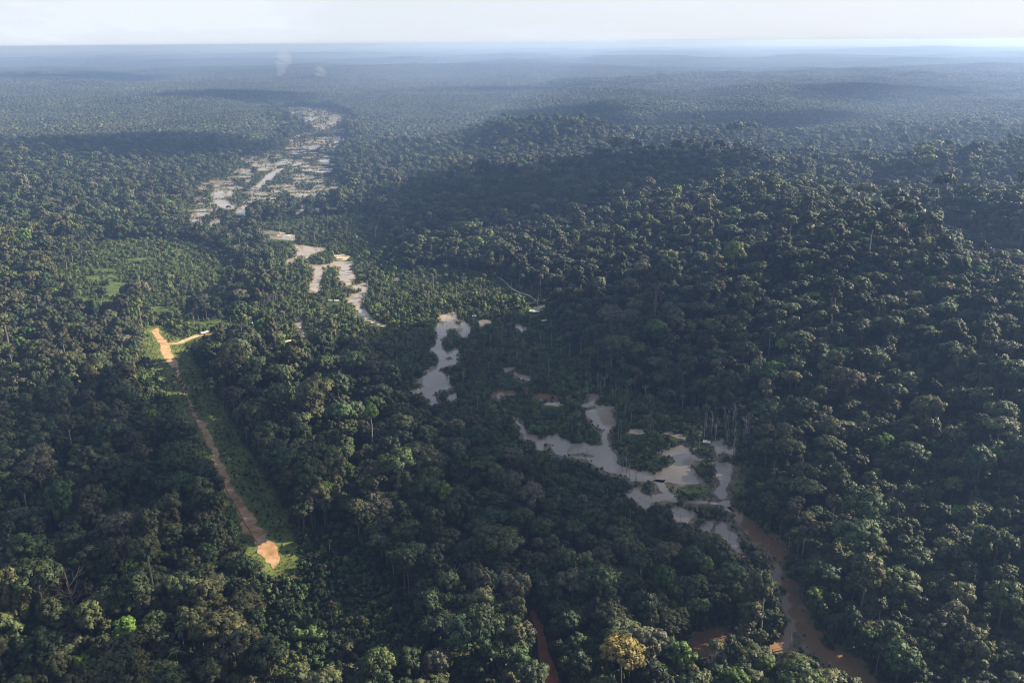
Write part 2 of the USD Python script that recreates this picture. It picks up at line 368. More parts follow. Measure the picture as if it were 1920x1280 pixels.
strip_hi, strip_lo, spur, track, trail = [rough(hit_poly(p).buffer(w), a, 300 + i, 12.0) for i, (p, a, w) in enumerate(((STRIP_HI, 2.2, .6), (STRIP_LO, 2.8, .1), (SPUR, .7, .8), (TRACK, .8, 1.3), (TRAIL, .4, .2)))]
CAMPS = [(1003, 586, 12, 7, "white", "largest white tarpaulin shelter in the miners' clearing"), (889, 595, 5, 5, "white", "small white tarpaulin shelter left of the miners' clearing"),
         (1019, 604, 7, 5, "white", "pale tarpaulin shelter right of the oval silver pond"), (963, 566, 3, 3, "white", "tiny white shelter among scrub above the miners' clearing"),
         (483, 608, 11, 7, "blue", "bluish white tarpaulin shelter in scrub below a bare reddish patch"), (427, 577, 5, 5, "blue", "left one of two bluish tarpaulins behind the airstrip"),
         (437, 577, 5, 5, "blue", "right one of two bluish tarpaulins behind the airstrip"), (384, 626, 10, 5, "white", "white tarpaulin shelter along the dirt path"),
         (621, 566, 6, 4, "white", "left one of two low white tarpaulins left of the narrow river reach"), (632, 566, 6, 4, "white", "right one of two low white tarpaulins left of the narrow river reach"),
         (529, 229, 13, 10, "white", "white hut roof at the left edge of the farther mined floor"), (551, 223, 12, 9, "white", "white hut roof in the middle of the farther mined floor"),
         (1325, 832, 6, 5, "white", "white tarpaulin beside the drowned trunks")]
camp_xy = [hit(c[0], c[1])[0] for c in CAMPS]
open_ground = unary_union([Point(*q).buffer(c[2] * .7) for q, c in zip(camp_xy, CAMPS)] + [all_water, strip_hi, strip_lo, spur, track, trail] + [s[0] for s in sand])
OPEN = raster(open_ground.buffer(1.0))
DOPEN = (ndi.distance_transform_edt(~OPEN) * GS).astype(np.float32)
R_SEE = np.maximum(OPEN, raster(unary_union(mine).buffer(-6)))
DSEE = (ndi.distance_transform_edt(~R_SEE) * GS).astype(np.float32)
DWATER = (ndi.distance_transform_edt(~raster(all_water)) * GS).astype(np.float32)

REGROWTH = [hit_poly(p) for p in (
    [(105, 520), (200, 452), (340, 450), (420, 478), (470, 520), (425, 560), (350, 600), (290, 612), (180, 605), (110, 560)],
    [(270, 612), (520, 575), (560, 600), (500, 640), (400, 660), (300, 650)],
    [(520, 1010), (640, 985), (720, 1060), (800, 1180), (800, 1300), (540, 1300), (470, 1190), (490, 1090)],
    [(285, 600), (345, 640), (420, 760), (470, 850), (540, 960), (570, 1060), (520, 1090), (440, 990), (360, 840), (300, 720), (260, 640)],
    [(1040, 870), (1130, 880), (1160, 930), (1130, 960), (1060, 920)],
    [(270, 660), (350, 690), (400, 790), (360, 850), (270, 800), (250, 720)],
)]
SWAMP = [hit_poly(p) for p in (
    [(440, 600), (560, 550), (700, 520), (820, 500), (930, 520), (1040, 560), (1060, 640), (1150, 730), (1300, 770), (1400, 800), (1420, 930), (1370, 975), (1250, 1000), (1130, 975), (960, 905), (870, 830), (740, 760), (720, 680), (560, 660)],
    [(480, 420), (700, 400), (760, 480), (760, 560), (520, 560)],
)]
VERGE = unary_union([strip_lo.buffer(11), strip_hi.buffer(13), REGROWTH[3].intersection(LineString(hit(*np.array([(300, 640), (350, 740), (400, 830), (450, 920), (515, 1060)], float).T)[0]).buffer(26)),
                     hit_poly([(1330, 905), (1400, 860), (1410, 930), (1350, 945), (1265, 920), (1240, 900)])])
R_VERGE = raster(VERGE).astype(np.float32)
mine_u = unary_union(mine)
regrow_u, swamp_u = unary_union(REGROWTH), unary_union(SWAMP)
R_REG, R_SWP, R_MINE = raster(regrow_u).astype(np.float32), raster(swamp_u).astype(np.float32), raster(mine_u).astype(np.float32)


# ------------------------------------------------------------------ materials
def foliage(name, base, dark=.55, rough_=.62, warm=0.0):
    b = np.array(base)
    lo, hi = b * dark, b * 1.5 + np.array([.006, .008, .002])
    usdkit.material(stage, f"/World/Looks/{name}", {
        "oi": ("object_info", {}),
        "tc": ("texture_coordinate", {}),
        "n": ("noise_texture", {"scale": 0.35, "detail": 4.0, "roughness": .65}),
        "r": ("rgb_ramp", {"ramp": [(0.25, tuple(lo)), (0.5, tuple(b)), (0.75, tuple(hi))]}),
        "hm": ("map_range", {"from_min": 0.0, "from_max": 1.0, "to_min": 0.47, "to_max": 0.53}),
        "wn": ("white_noise_texture", {"dimensions": "1D"}),
        "vm": ("map_range", {"from_min": 0.0, "from_max": 1.0, "to_min": 0.55, "to_max": 1.6}),
        "hsv": ("hsv", {"saturation": 1.0}),
        "p": ("principled_bsdf", {"roughness": rough_, "specular_ior_level": 0.35}),
        "t": ("translucent_bsdf", {}),
        "m": ("mix_closure", {"fac": 0.22}),
    }, [("tc.object", "n.vector"), ("n.fac", "r.fac"), ("oi.random", "hm.value"), ("oi.random", "wn.w"), ("wn.value", "vm.value"), ("hm.result", "hsv.hue"), ("vm.result", "hsv.value"),
        ("r.color", "hsv.color"), ("hsv.color", "p.base_color"), ("hsv.color", "t.color"), ("p.BSDF", "m.closure1"), ("t.BSDF", "m.closure2")], surface="m.closure")
    return f"/World/Looks/{name}"


TONES = {"dark green": (.032, .050, .018), "mid green": (.047, .070, .022), "olive green": (.070, .077, .028), "grey brown": (.088, .086, .052),
         "pale green": (.092, .108, .046), "bright green": (.092, .140, .020)}
TONE_NAMES = list(TONES)
TONE_P = np.array([.28, .27, .22, .08, .11, .04])
LOOK = {t: foliage("foliage_" + t.replace(" ", "_"), c) for t, c in TONES.items()}
LOOK["orange"] = foliage("foliage_orange", (.155, .108, .032))
LOOK["palm"] = foliage("foliage_palm", (.070, .095, .036))
LOOK["shrub"] = foliage("foliage_shrub", (.088, .122, .030))
LOOK["shrub dark"] = foliage("foliage_shrub_dark", (.036, .060, .020))
LOOK["rust"] = foliage("foliage_rust", (.12, .055, .025))


def bark(name, c):
    usdkit.material(stage, f"/World/Looks/{name}", {
        "tc": ("texture_coordinate", {}), "mp": ("mapping", {"scale": (1, 1, .25)}),
        "n": ("noise_texture", {"scale": 1.6, "detail": 4.0}),
        "r": ("rgb_ramp", {"ramp": [(0.3, tuple(np.array(c) * .6)), (0.7, tuple(np.array(c) * 1.2))]}),
        "p": ("principled_bsdf", {"roughness": .85, "specular_ior_level": .2}),
    }, [("tc.object", "mp.vector"), ("mp.vector", "n.vector"), ("n.fac", "r.fac"), ("r.color", "p.base_color")], surface="p.BSDF")
    return f"/World/Looks/{name}"


BARK, PALE_BARK, DEAD_BARK = bark("bark", (.13, .11, .085)), bark("pale_bark", (.27, .25, .21)), bark("dead_bark", (.40, .36, .30))
PINK_BARK = bark("pinkish_dead_bark", (.27, .20, .155))


def soil(name, ramp, scale, rough_=.9, bump=.3, scale2=None):
    usdkit.material(stage, f"/World/Looks/{name}", {
        "g": ("geometry", {}),
        "n": ("noise_texture", {"scale": scale, "detail": 8.0, "roughness": .62, "distortion": .4}),
        "r": ("rgb_ramp", {"ramp": ramp}),
        "b": ("bump", {"strength": bump, "distance": .4}),
        "p": ("principled_bsdf", {"roughness": rough_, "specular_ior_level": .3}),
    }, [("g.position", "n.vector"), ("n.fac", "r.fac"), ("r.color", "p.base_color"), ("n.fac", "b.height"), ("b.normal", "p.normal")], surface="p.BSDF")
    return f"/World/Looks/{name}"


DIRT = soil("orange_dirt", [(.3, (.27, .14, .06)), (.45, (.42, .235, .115)), (.58, (.52, .33, .19)), (.72, (.62, .46, .32))], .12)
BROWN_DIRT = soil("dark_dirt", [(.3, (.14, .07, .03)), (.7, (.24, .13, .06))], .2)
RED = soil("red_dirt", [(.3, (.24, .075, .035)), (.6, (.38, .125, .06)), (.75, (.46, .20, .11))], .2)
SANDM = soil("pale_sand", [(.3, (.34, .24, .16)), (.5, (.50, .38, .27)), (.72, (.66, .56, .45))], .09)
MUD = soil("bank_mud", [(.3, (.08, .075, .035)), (.5, (.17, .13, .075)), (.7, (.30, .22, .14))], .12)
TAIL = soil("mine_spoil", [(.28, (.04, .06, .02)), (.41, (.07, .085, .033)), (.45, (.18, .145, .10)), (.51, (.29, .235, .175)), (.56, (.10, .105, .045)), (.8, (.04, .06, .02))], .03)
CLEAR = soil("far_orange_soil", [(.3, (.40, .22, .12)), (.7, (.60, .38, .24))], .05)

usdkit.material(stage, "/World/Looks/ground_look", {
    "g": ("geometry", {}), "at": ("attribute", {"attribute": "tone"}),
    "n": ("noise_texture", {"scale": .08, "detail": 8.0, "roughness": .65}),
    "r": ("rgb_ramp", {"ramp": [(.3, (.45,) * 3), (.7, (1.5,) * 3)]}),
    "m": ("mix", {"mix_type": "multiply", "fac": 1.0}),
    "b": ("bump", {"strength": .6, "distance": 1.5}),
    "p": ("principled_bsdf", {"roughness": .95, "specular_ior_level": .1}),
}, [("g.position", "n.vector"), ("n.fac", "r.fac"), ("at.color", "m.color1"), ("r.color", "m.color2"), ("m.color", "p.base_color"), ("n.fac", "b.height"), ("b.normal", "p.normal")], surface="p.BSDF")


def water_look(name, lo, hi, scale=.02, rough_=.06):
    usdkit.material(stage, f"/World/Looks/{name}", {
        "g": ("geometry", {}),
        "n": ("noise_texture", {"scale": scale, "detail": 5.0, "distortion": 1.0}),
        "r": ("rgb_ramp", {"ramp": [(.3, lo), (.7, hi)]}),
        "w": ("noise_texture", {"scale": .9, "detail": 3.0}),
        "b": ("bump", {"strength": .02, "distance": .2}),
        "p": ("principled_bsdf", {"roughness": rough_, "ior": 1.36, "specular_ior_level": .5}),
    }, [("g.position", "n.vector"), ("g.position", "w.vector"), ("n.fac", "r.fac"), ("r.color", "p.base_color"), ("w.fac", "b.height"), ("b.normal", "p.normal")], surface="p.BSDF")
    return f"/World/Looks/{name}"


WATER_M = water_look("muddy_water", (.27, .215, .16), (.39, .32, .245))
BROWN_M = water_look("brown_water", (.19, .105, .05), (.28, .165, .085))
MINE_M = water_look("pit_water", (.19, .16, .12), (.33, .285, .235), .01)
usdkit.material(stage, "/World/Looks/haze_look", {
    "v": ("principled_volume", {"color": (.30, .47, .88), "absorption_color": (.36, .30, .05), "density": 1 / 8600.0, "anisotropy": .36}),
}, [], volume="v.volume")


# ------------------------------------------------------------------ ground: one sheet out to the horizon
def build_ground():
    radii = np.concatenate([[0, 60, 120], 170 * 1.0135 ** np.arange(0, 440)])
    radii = radii[radii < 62000]
    az = np.radians(np.concatenate([np.arange(-180, -48, 4.0), np.arange(-48, 48, .28), np.arange(48, 180, 4.0)]))
    n, k = len(radii), len(az)
    x, y = radii[:, None] * np.sin(az), radii[:, None] * np.cos(az)
    z = terrain(x, y)
    i, j = np.meshgrid(np.arange(n - 1), np.arange(k), indexing="ij")
    jn = (j + 1) % k
    q = np.stack([i * k + j, i * k + jn, (i + 1) * k + jn, (i + 1) * k + j], -1).reshape(-1, 4)
    v = np.stack([x, y, z], -1).reshape(-1, 3)
    f = np.vstack([q[:, [0, 2, 1]], q[:, [0, 3, 2]]])
    f = f[(f >= k).sum(1) > 0]
    cl = np.clip(sample(np.maximum(R_REG, R_SWP), v[:, 0], v[:, 1], 0.0), 0, 1)[:, None] * sstep(v[:, 1:2], 520, 680)
    mt = np.clip(sample(R_MINE, v[:, 0], v[:, 1], 0.0), 0, 1)[:, None]
    vg = np.clip(sample(R_VERGE, v[:, 0], v[:, 1], 0.0), 0, 1)[:, None]
    col = (1 - cl) * np.array([.020, .026, .012]) + cl * np.array([.066, .096, .030])
    col = (1 - vg) * col + vg * np.array([.130, .155, .045])
    col = (1 - mt) * col + mt * np.array([.09, .10, .05])
    g = put("ground", v, f, "/World/Looks/ground_look", smooth=True, colors=col)
    tag(g, "forest floor rolling out to the hazy horizon", kind="structure")


def sheet(name, geom, mat, z, label, drape=False, seg=8.0):
    """A flat or draped sheet over the ground."""
    vs, fs, n = [], [], 0
    for g in getattr(geom, "geoms", [geom]):
        if g.is_empty or g.geom_type != "Polygon" or g.area < 2:
            continue
        if drape:
            g = g.buffer(0).segmentize(seg)
        v, f = trimesh.creation.triangulate_polygon(g, engine="earcut")
        if drape:
            m = trimesh.Trimesh(np.column_stack([v, np.zeros(len(v))]), f, process=False)
            vv, ff = trimesh.remesh.subdivide_to_size(m.vertices, m.faces, seg, max_iter=20)
            v, f = vv[:, :2], ff
        vs.append(v); fs.append(np.asarray(f) + n); n += len(v)
    if not vs:
        return None
    v, f = np.vstack(vs), np.vstack(fs)
    zz = terrain(v[:, 0], v[:, 1]) + z if drape else np.full(len(v), z)
    v = np.column_stack([v, zz])
    t = v[f]
    flip = np.cross(t[:, 1] - t[:, 0], t[:, 2] - t[:, 0])[:, 2] < 0
    f[flip] = f[flip][:, [0, 2, 1]]
    return tag(put(name, v, f, mat), label, kind="structure")


build_ground()
for k, g in enumerate(mine):
    sheet("mine_spoil_ground", g, TAIL, .03, ["mined valley floor of sand, mud and patchy scrub", "middle stretch of mined valley floor", "farther mined valley floor fading into the haze"][k])
bank = unary_union([w[1] for w in water]).buffer(5.0)
sheet("mud_bank", rough(bank, 4.0, 500, 9.0).difference(unary_union(mine)), MUD, .05, "muddy margin along the river and ponds")
for (g, lab) in sand:
    sheet("bare_soil" if "soil" in lab or "reddish" in lab or "orange" in lab else "sand", g, CLEAR if "orange" in lab else SANDM, .09, lab)
for name, g, lab in water:
    sheet(name, g, BROWN_M if name in ("creek", "backwater", "mud_pond") else WATER_M, .12, lab)
for i, g in enumerate(mine_water):
    sheet("mine_pond", g, MINE_M, .12, "pale flooded mining pit in the mined valley floor")
sheet("airstrip", strip_lo, DIRT, .14, "long bare orange dirt airstrip cut through the forest", drape=True, seg=5.0)
sheet("airstrip", strip_hi, DIRT, .14, "upper sunlit end of the orange dirt airstrip", drape=True, seg=5.0)
rut = LineString(hit(*np.array(J([(238, 600), (268, 645), (300, 705), (335, 768), (372, 828), (400, 880), (430, 940), (470, 1005), (512, 1062)]), float).T)[0]).buffer(.3)
sheet("wheel_rut", rough(rut, .5, 333, 5.0), BROWN_DIRT, .20, "dark rut washed along the left side of the airstrip", drape=True, seg=4.0)
gap = LineString(hit(*np.array([(331, 690), (337, 712), (349, 738), (358, 765), (370, 790)], float).T)[0]).buffer(1.0)
sheet("dirt_path", rough(gap, 2.2, 334, 5.0), DIRT, .10, "faint overgrown stretch bridging the gap in the airstrip", drape=True, seg=4.0)
sheet("dirt_path", spur, DIRT, .10, "short dirt path branching right from the airstrip's upper end", drape=True, seg=5.0)
sheet("red_track", track, RED, .12, "narrow red dirt track at the bottom of the forest", drape=True, seg=4.0)
sheet("foot_trail", trail, SANDM, .10, "thin pale trail curving down to the miners' clearing", drape=True, seg=5.0)

# ------------------------------------------------------------------ haze
bx = trimesh.creation.box([130000, 130000, 308.0])
bx.apply_translation([0, 0, 152.0])
tag(put("haze", bx.vertices, bx.faces, "/World/Looks/haze_look"), "blue haze thickening towards the horizon", kind="stuff")


# ------------------------------------------------------------------ fair weather clouds drifting over the valley
usdkit.material(stage, "/World/Looks/cloud_look", {
    "d": ("diffuse_bsdf", {"color": (.85, .85, .86)}), "t": ("transparent_bsdf", {}), "tl": ("translucent_bsdf", {"color": (.8, .8, .82)}),
    "m": ("mix_closure", {"fac": .5}), "m2": ("mix_closure", {"fac": .38}),
}, [("d.BSDF", "m.closure1"), ("tl.BSDF", "m.closure2"), ("t.BSDF", "m2.closure1"), ("m.closure", "m2.closure2")], surface="m2.closure")
CLOUD_Z = 1150.0
CLOUDS = [([(640, 700), (740, 640), (960, 600), (1040, 640), (1100, 720), (1180, 820), (1250, 950), (1310, 1090), (1250, 1165), (1100, 1165), (900, 1140), (700, 1170), (630, 1110), (710, 980), (700, 820)], 30),
          ([(680, 400), (800, 350), (1060, 330), (1180, 360), (1080, 400), (900, 450), (740, 470)], 30),
          ([(-1000, 1500), (-520, 1390), (-150, 1500), (60, 1600), (700, 1800), (500, 2300), (-300, 2600), (-1300, 2100)], 30),
          ([(0, 300), (120, 265), (330, 270), (420, 290), (250, 310)], 60), ([(1180, 240), (1320, 222), (1560, 226), (1500, 246), (1300, 252)], 60),
          ([(260, 190), (400, 178), (480, 186), (380, 198)], 60), ([(1480, 184), (1640, 172), (1860, 178), (1700, 194)], 60), ([(20, 150), (120, 142), (260, 148), (140, 158)], 60), ([(800, 176), (920, 168), (1060, 172), (940, 182)], 60), ([(925, 250), (940, 222), (1010, 212), (1080, 222), (1095, 250), (1000, 258)], 60), ([(-150, 1120), (-60, 820), (120, 770), (240, 830), (290, 960), (370, 1120), (280, 1170), (60, 1180)], 30)]


def build_clouds():
    ico = trimesh.creation.icosphere(subdivisions=2)
    for k, (px, _) in enumerate(CLOUDS):
        rng = np.random.default_rng(70 + k)
        q, _z = hit(*np.array(px, float).T)
        g = Polygon(q).buffer(0)
        b = g.bounds
        step = (46.0, 75.0, 52.0, 130.0, 150.0, 190.0, 210.0, 300.0, 230.0, 90.0, 72.0)[k]
        g = g.buffer(25.0)
        thin = k == len(CLOUDS) - 1
        vs, fs, n = [], [], 0
        for x in np.arange(b[0], b[2], step):
            for y in np.arange(b[1], b[3], step):
                c = Point(x + rng.uniform(-.3, .3) * step, y + rng.uniform(-.3, .3) * step)
                dd = g.boundary.distance(c) if g.contains(c) else -1
                if dd < 0 or rng.random() < (.22 if thin else .06):
                    continue
                r = min(step * rng.uniform(.95, 1.5), dd * .9 + step * .35)
                v = ico.vertices * (1 + .45 * (fbm(ico.vertices * 1.6 + rng.uniform(0, 99, 3), 3)[:, None] - .5)) * [r, r, r * rng.uniform(.5, .9)]
                up = CLOUD_Z + min(dd, 260) * rng.uniform(.1, .6)
                off = SUN[:2] / SUN[2] * up
                vs.append(v + [c.x + off[0], c.y + off[1], up]); fs.append(ico.faces + n); n += len(v)
        tag(put("cloud", np.vstack(vs), np.vstack(fs), "/World/Looks/cloud_look", smooth=True), "fair weather cumulus cloud drifting high over the forest", kind="stuff")


build_clouds()


# ------------------------------------------------------------------ tree models
def tube(points, radii, sides=6):
    p = np.asarray(points, float)
    t = np.gradient(p, axis=0)
    t /= np.linalg.norm(t, axis=1, keepdims=True) + 1e-9
    a = np.cross(t, np.where(np.abs(t[:, 2:]) < .9, [0, 0, 1.0], [1.0, 0, 0]))
    a /= np.linalg.norm(a, axis=1, keepdims=True) + 1e-9
    b = np.cross(t, a)
    ang = np.arange(sides) * 2 * np.pi / sides
    v = p[:, None] + np.asarray(radii)[:, None, None] * (np.cos(ang)[None, :, None] * a[:, None] + np.sin(ang)[None, :, None] * b[:, None])
    i, j = np.meshgrid(np.arange(len(p) - 1), np.arange(sides), indexing="ij")
    q = np.stack([i * sides + j, i * sides + (j + 1) % sides, (i + 1) * sides + (j + 1) % sides, (i + 1) * sides + j], -1).reshape(-1, 4)
    return v.reshape(-1, 3), np.vstack([q[:, [0, 1, 2]], q[:, [0, 2, 3]]])


def join(parts):
    n, vs, fs = 0, [], []
    for v, f in parts:
        vs.append(v); fs.append(np.asarray(f) + n); n += len(v)
    return np.vstack(vs), np.vstack(fs)


ICO = trimesh.creation.icosphere(subdivisions=1)
ICO0 = trimesh.creation.icosahedron()


def leafage(lobes, count, size, rng, centre, core=True, low=-.35):
    """Leaf clumps over the lobes of a crown: vertices, faces, normals."""
    lobes = np.asarray(lobes, float)                     # x y z rx ry rz
    w = (lobes[:, 3] * lobes[:, 5])
    k = rng.choice(len(lobes), count, p=w / w.sum())
    d = rng.normal(size=(count, 3))
    d[:, 2] += .35
    d /= np.linalg.norm(d, axis=1, keepdims=True)
    d[:, 2] = np.maximum(d[:, 2], low)
    d /= np.linalg.norm(d, axis=1, keepdims=True)
    p = lobes[k, :3] + d * lobes[k, 3:] * rng.uniform(.82, 1.12, (count, 1))
    out = d + .42 * rng.normal(size=(count, 3))
    out /= np.linalg.norm(out, axis=1, keepdims=True)
    a = np.cross(out, rng.normal(size=(count, 3)))
    a /= np.linalg.norm(a, axis=1, keepdims=True) + 1e-9
    b = np.cross(out, a)
    s = size * rng.uniform(.55, 1.3, (count, 1))
    asp = rng.uniform(.55, 1.0, (count, 1))
    q = np.stack([p - a * s, p - b * s * asp - out * s * .25, p + a * s, p + b * s * asp - out * s * .25], 1)
    radial = p - np.asarray(centre)
    radial /= np.linalg.norm(radial, axis=1, keepdims=True) + 1e-9
    nrm = .50 * d + .30 * out + .30 * radial
    nrm /= np.linalg.norm(nrm, axis=1, keepdims=True)
    idx = np.arange(count)[:, None] * 4
    f = np.vstack([idx + [0, 1, 2], idx + [0, 2, 3]])
    v, nn = q.reshape(-1, 3), np.repeat(nrm, 4, 0)
    if core:
        cv, cf, cn, m = [], [], [], len(v)
        for l in lobes:
            cv.append(l[:3] + ICO0.vertices * l[3:] * .80); cf.append(ICO0.faces + m); cn.append(ICO0.vertices / np.linalg.norm(ICO0.vertices, axis=1, keepdims=True)); m += len(ICO0.vertices)
        v, f, nn = np.vstack([v, *cv]), np.vstack([f, *cf]), np.vstack([nn, *cn])
    return v, f, nn


def form_spreading(rng):
    R, top = rng.uniform(7.5, 9), 27.0
    lobes = []
    for i in range(30):
        rho, th = R * .86 * math.sqrt((i + .5) / 30) * rng.uniform(.9, 1.1), i * 2.39996 + rng.uniform(-.4, .4)
        r = rng.uniform(1.5, 2.7)
        z = top - 2.4 - 3.2 * (rho / R) ** 2 + rng.uniform(-1.1, .8)
        lobes.append((rho * math.cos(th), rho * math.sin(th), z, r, r, r * .72))
    trunk = [tube([(0, 0, -1), (.2, .1, 9), (0, .3, 17), (.3, 0, 21)], [.75, .5, .42, .32])]
    for i in range(6):
        th = i * 1.05 + rng.uniform(-.3, .3); e = R * .6
        trunk.append(tube([(.1, .1, 16 + .5 * i), (e * .5 * math.cos(th), e * .5 * math.sin(th), 19.5), (e * math.cos(th), e * math.sin(th), 22.5)], [.28, .2, .1], 5))
    return lobes, join(trunk), (0, 0, 18.0), top


def form_rounded(rng):
    R, top = rng.uniform(5, 6.2), 23.0
    cz, rz = top - R * .95, R * .92
    lobes = []
    for i in range(26):
        zz = 1 - 1.45 * (i + .5) / 26
        rr = math.sqrt(max(0, 1 - zz * zz)); th = i * 2.39996 + rng.uniform(-.5, .5); j = rng.uniform(.62, .88)
        r = rng.uniform(1.3, 2.3)
        lobes.append((R * j * rr * math.cos(th), R * j * rr * math.sin(th), cz + rz * j * zz, r, r, r * .85))
    trunk = [tube([(0, 0, -1), (.2, .1, 7), (0, .3, 13), (.1, 0, 17)], [.55, .38, .32, .24])]
    return lobes, join(trunk), (0, 0, cz - 2), top


def form_clustered(rng):
    """Several uneven rounded heads, as in a vine-hung crown."""
    top, lobes = 25.0, []
    heads = [(rng.uniform(-4, 4), rng.uniform(-4, 4), top - rng.uniform(2.2, 7.5), rng.uniform(2.2, 3.6)) for _ in range(6)]
    heads[0] = (0, 0, top - 3.2, 3.4)
    for hx, hy, hz, hr in heads:
        for i in range(6):
            d = rng.normal(size=3); d[2] = abs(d[2]) * .8 - .25; d /= np.linalg.norm(d)
            r = hr * rng.uniform(.42, .62)
            lobes.append((hx + d[0] * hr * .72, hy + d[1] * hr * .72, hz + d[2] * hr * .62, r, r, r * .9))
    for i in range(6):                                                    # hanging skirts
        th = i * 1.05; lobes.append((3.4 * math.cos(th), 3.4 * math.sin(th), top - rng.uniform(8, 12), 1.5, 1.5, 2.6))
    trunk = [tube([(0, 0, -1), (.2, .1, 8), (0, .2, 19)], [.6, .42, .26])]
    return lobes, join(trunk), (0, 0, top - 9), top


def form_slender(rng):
    R, top = rng.uniform(3.4, 4.4), 29.0
    lobes = []
    for i in range(16):
        zz = 1 - 1.5 * (i + .5) / 16
        rr = math.sqrt(max(0, 1 - zz * zz)); th = i * 2.39996 + rng.uniform(-.5, .5); j = rng.uniform(.5, .85)
        r = rng.uniform(1.1, 1.8)
        lobes.append((R * j * rr * math.cos(th), R * j * rr * math.sin(th), top - 4.4 + 3.4 * j * zz, r, r, r * .85))
    trunk = [tube([(0, 0, -1), (.15, .1, 9), (-.1, .2, 18), (.1, 0, 26)], [.48, .36, .3, .18])]
    for i in range(4):
        th = i * 1.6 + rng.uniform(-.3, .3)
        trunk.append(tube([(0, 0, 20.5 + i * .6), (2.2 * math.cos(th), 2.2 * math.sin(th), 24.5)], [.17, .07], 5))
    return lobes, join(trunk), (0, 0, top - 7), top


FORMS = {"spreading_tree": (form_spreading, 3, BARK, 1500, .62), "rounded_tree": (form_rounded, 4, BARK, 1150, .55),
         "clustered_tree": (form_clustered, 3, BARK, 1400, .55), "slender_tree": (form_slender, 2, PALE_BARK, 650, .5)}
FORM_NAMES = list(FORMS)
FORM_P = np.array([.26, .40, .28, .06])
TREE_TOP = {"spreading_tree": 27.0, "rounded_tree": 23.0, "clustered_tree": 25.0, "slender_tree": 29.0, "palm_tree": 17.0, "dead_tree": 17.0, "shrub": 4.0, "bare_tree": 21.0}
TREE_R = {"spreading_tree": 8.2, "rounded_tree": 5.7, "clustered_tree": 5.8, "slender_tree": 4.0, "palm_tree": 4.0, "dead_tree": 3.0, "shrub": 2.3, "bare_tree": 6.5}


def klass(name):
    return stage.CreateClassPrim("/World/" + name).GetPath().pathString


def cls_mesh(path, part, v, f, mat, n=None):
    m = usdkit.mesh(stage, f"{path}/{part}", (v, f), mat, smooth=True if n is None else False)
    if n is not None:
        m.CreateNormalsAttr(Vt.Vec3fArray.FromNumpy(np.ascontiguousarray(n, np.float32)))
        m.SetNormalsInterpolation("vertex")


CLASS = {}                                             # (form, variant, tone, fine?) -> class path
for form, (fn, nv, bk, count, size) in FORMS.items():
    for var in range(nv):
        r0 = np.random.default_rng(1000 + 17 * var + len(form))
        lobes, trunk, centre, top = fn(r0)
        fine = leafage(lobes, count, size, np.random.default_rng(5 + var), centre)
        coarse = leafage(lobes, count // 5, size * 1.75, np.random.default_rng(6 + var), centre)
        for tone in [*TONE_NAMES] + (["orange"] if form == "spreading_tree" and var == 0 else []) + (["rust"] if form == "rounded_tree" and var == 0 else []):
            for lod, (v, f, n) in (("fine", fine), ("coarse", coarse)):
                if tone in ("orange", "rust") and lod == "coarse":
                    continue
                p = klass(f"class_{form}_{var}_{tone.replace(' ', '_')}_{lod}")
                CLASS[form, var, tone, lod] = p
                cls_mesh(p, "crown", v, f, LOOK[tone], n)
                if lod == "fine" or form == "slender_tree":
                    cls_mesh(p, "trunk", *trunk, bk)
NVAR = {k: v[1] for k, v in FORMS.items()}

# palms
for var in range(3):
    r0 = np.random.default_rng(400 + var)
    top = 16.0
    v, f, nn = [], [], []
    nfr = 17
    for i in range(nfr):
        th, el, ln = i * 2.39996 + r0.uniform(-.2, .2), r0.uniform(-.1, 1.15), r0.uniform(3.4, 4.6)
        t = np.linspace(0, 1, 6)
        rad = ln * (t * math.cos(el) * .95 + .05 * t)
        hz = top + ln * (t * math.sin(el) - .75 * t * t)
        wd = .55 * np.sin(np.pi * (t * .85 + .12))
        side = np.array([-math.sin(th), math.cos(th), 0])
        c = np.stack([rad * math.cos(th), rad * math.sin(th), hz], -1)
        ring = np.stack([c - side * wd[:, None] - [0, 0, .18], c, c + side * wd[:, None] - [0, 0, .18]], 1).reshape(-1, 3)
        o = sum(map(len, v))
        q = [(o + 3 * a + b, o + 3 * a + b + 1, o + 3 * a + b + 4, o + 3 * a + b + 3) for a in range(5) for b in range(2)]
        q = np.array(q)
        v.append(ring); f += [q[:, [0, 1, 2]], q[:, [0, 2, 3]]]
    v, f = np.vstack(v), np.vstack(f)
    trunk = tube([(0, 0, -.5), (.3, 0, 5), (.1, .2, 11), (0, 0, top)], [.26, .2, .17, .15])
    p = klass(f"class_palm_tree_{var}_fine")
    CLASS["palm_tree", var, "palm", "fine"] = p
    cls_mesh(p, "crown", v, f, LOOK["palm"])
    cls_mesh(p, "trunk", *trunk, PALE_BARK)
NVAR["palm_tree"] = 3


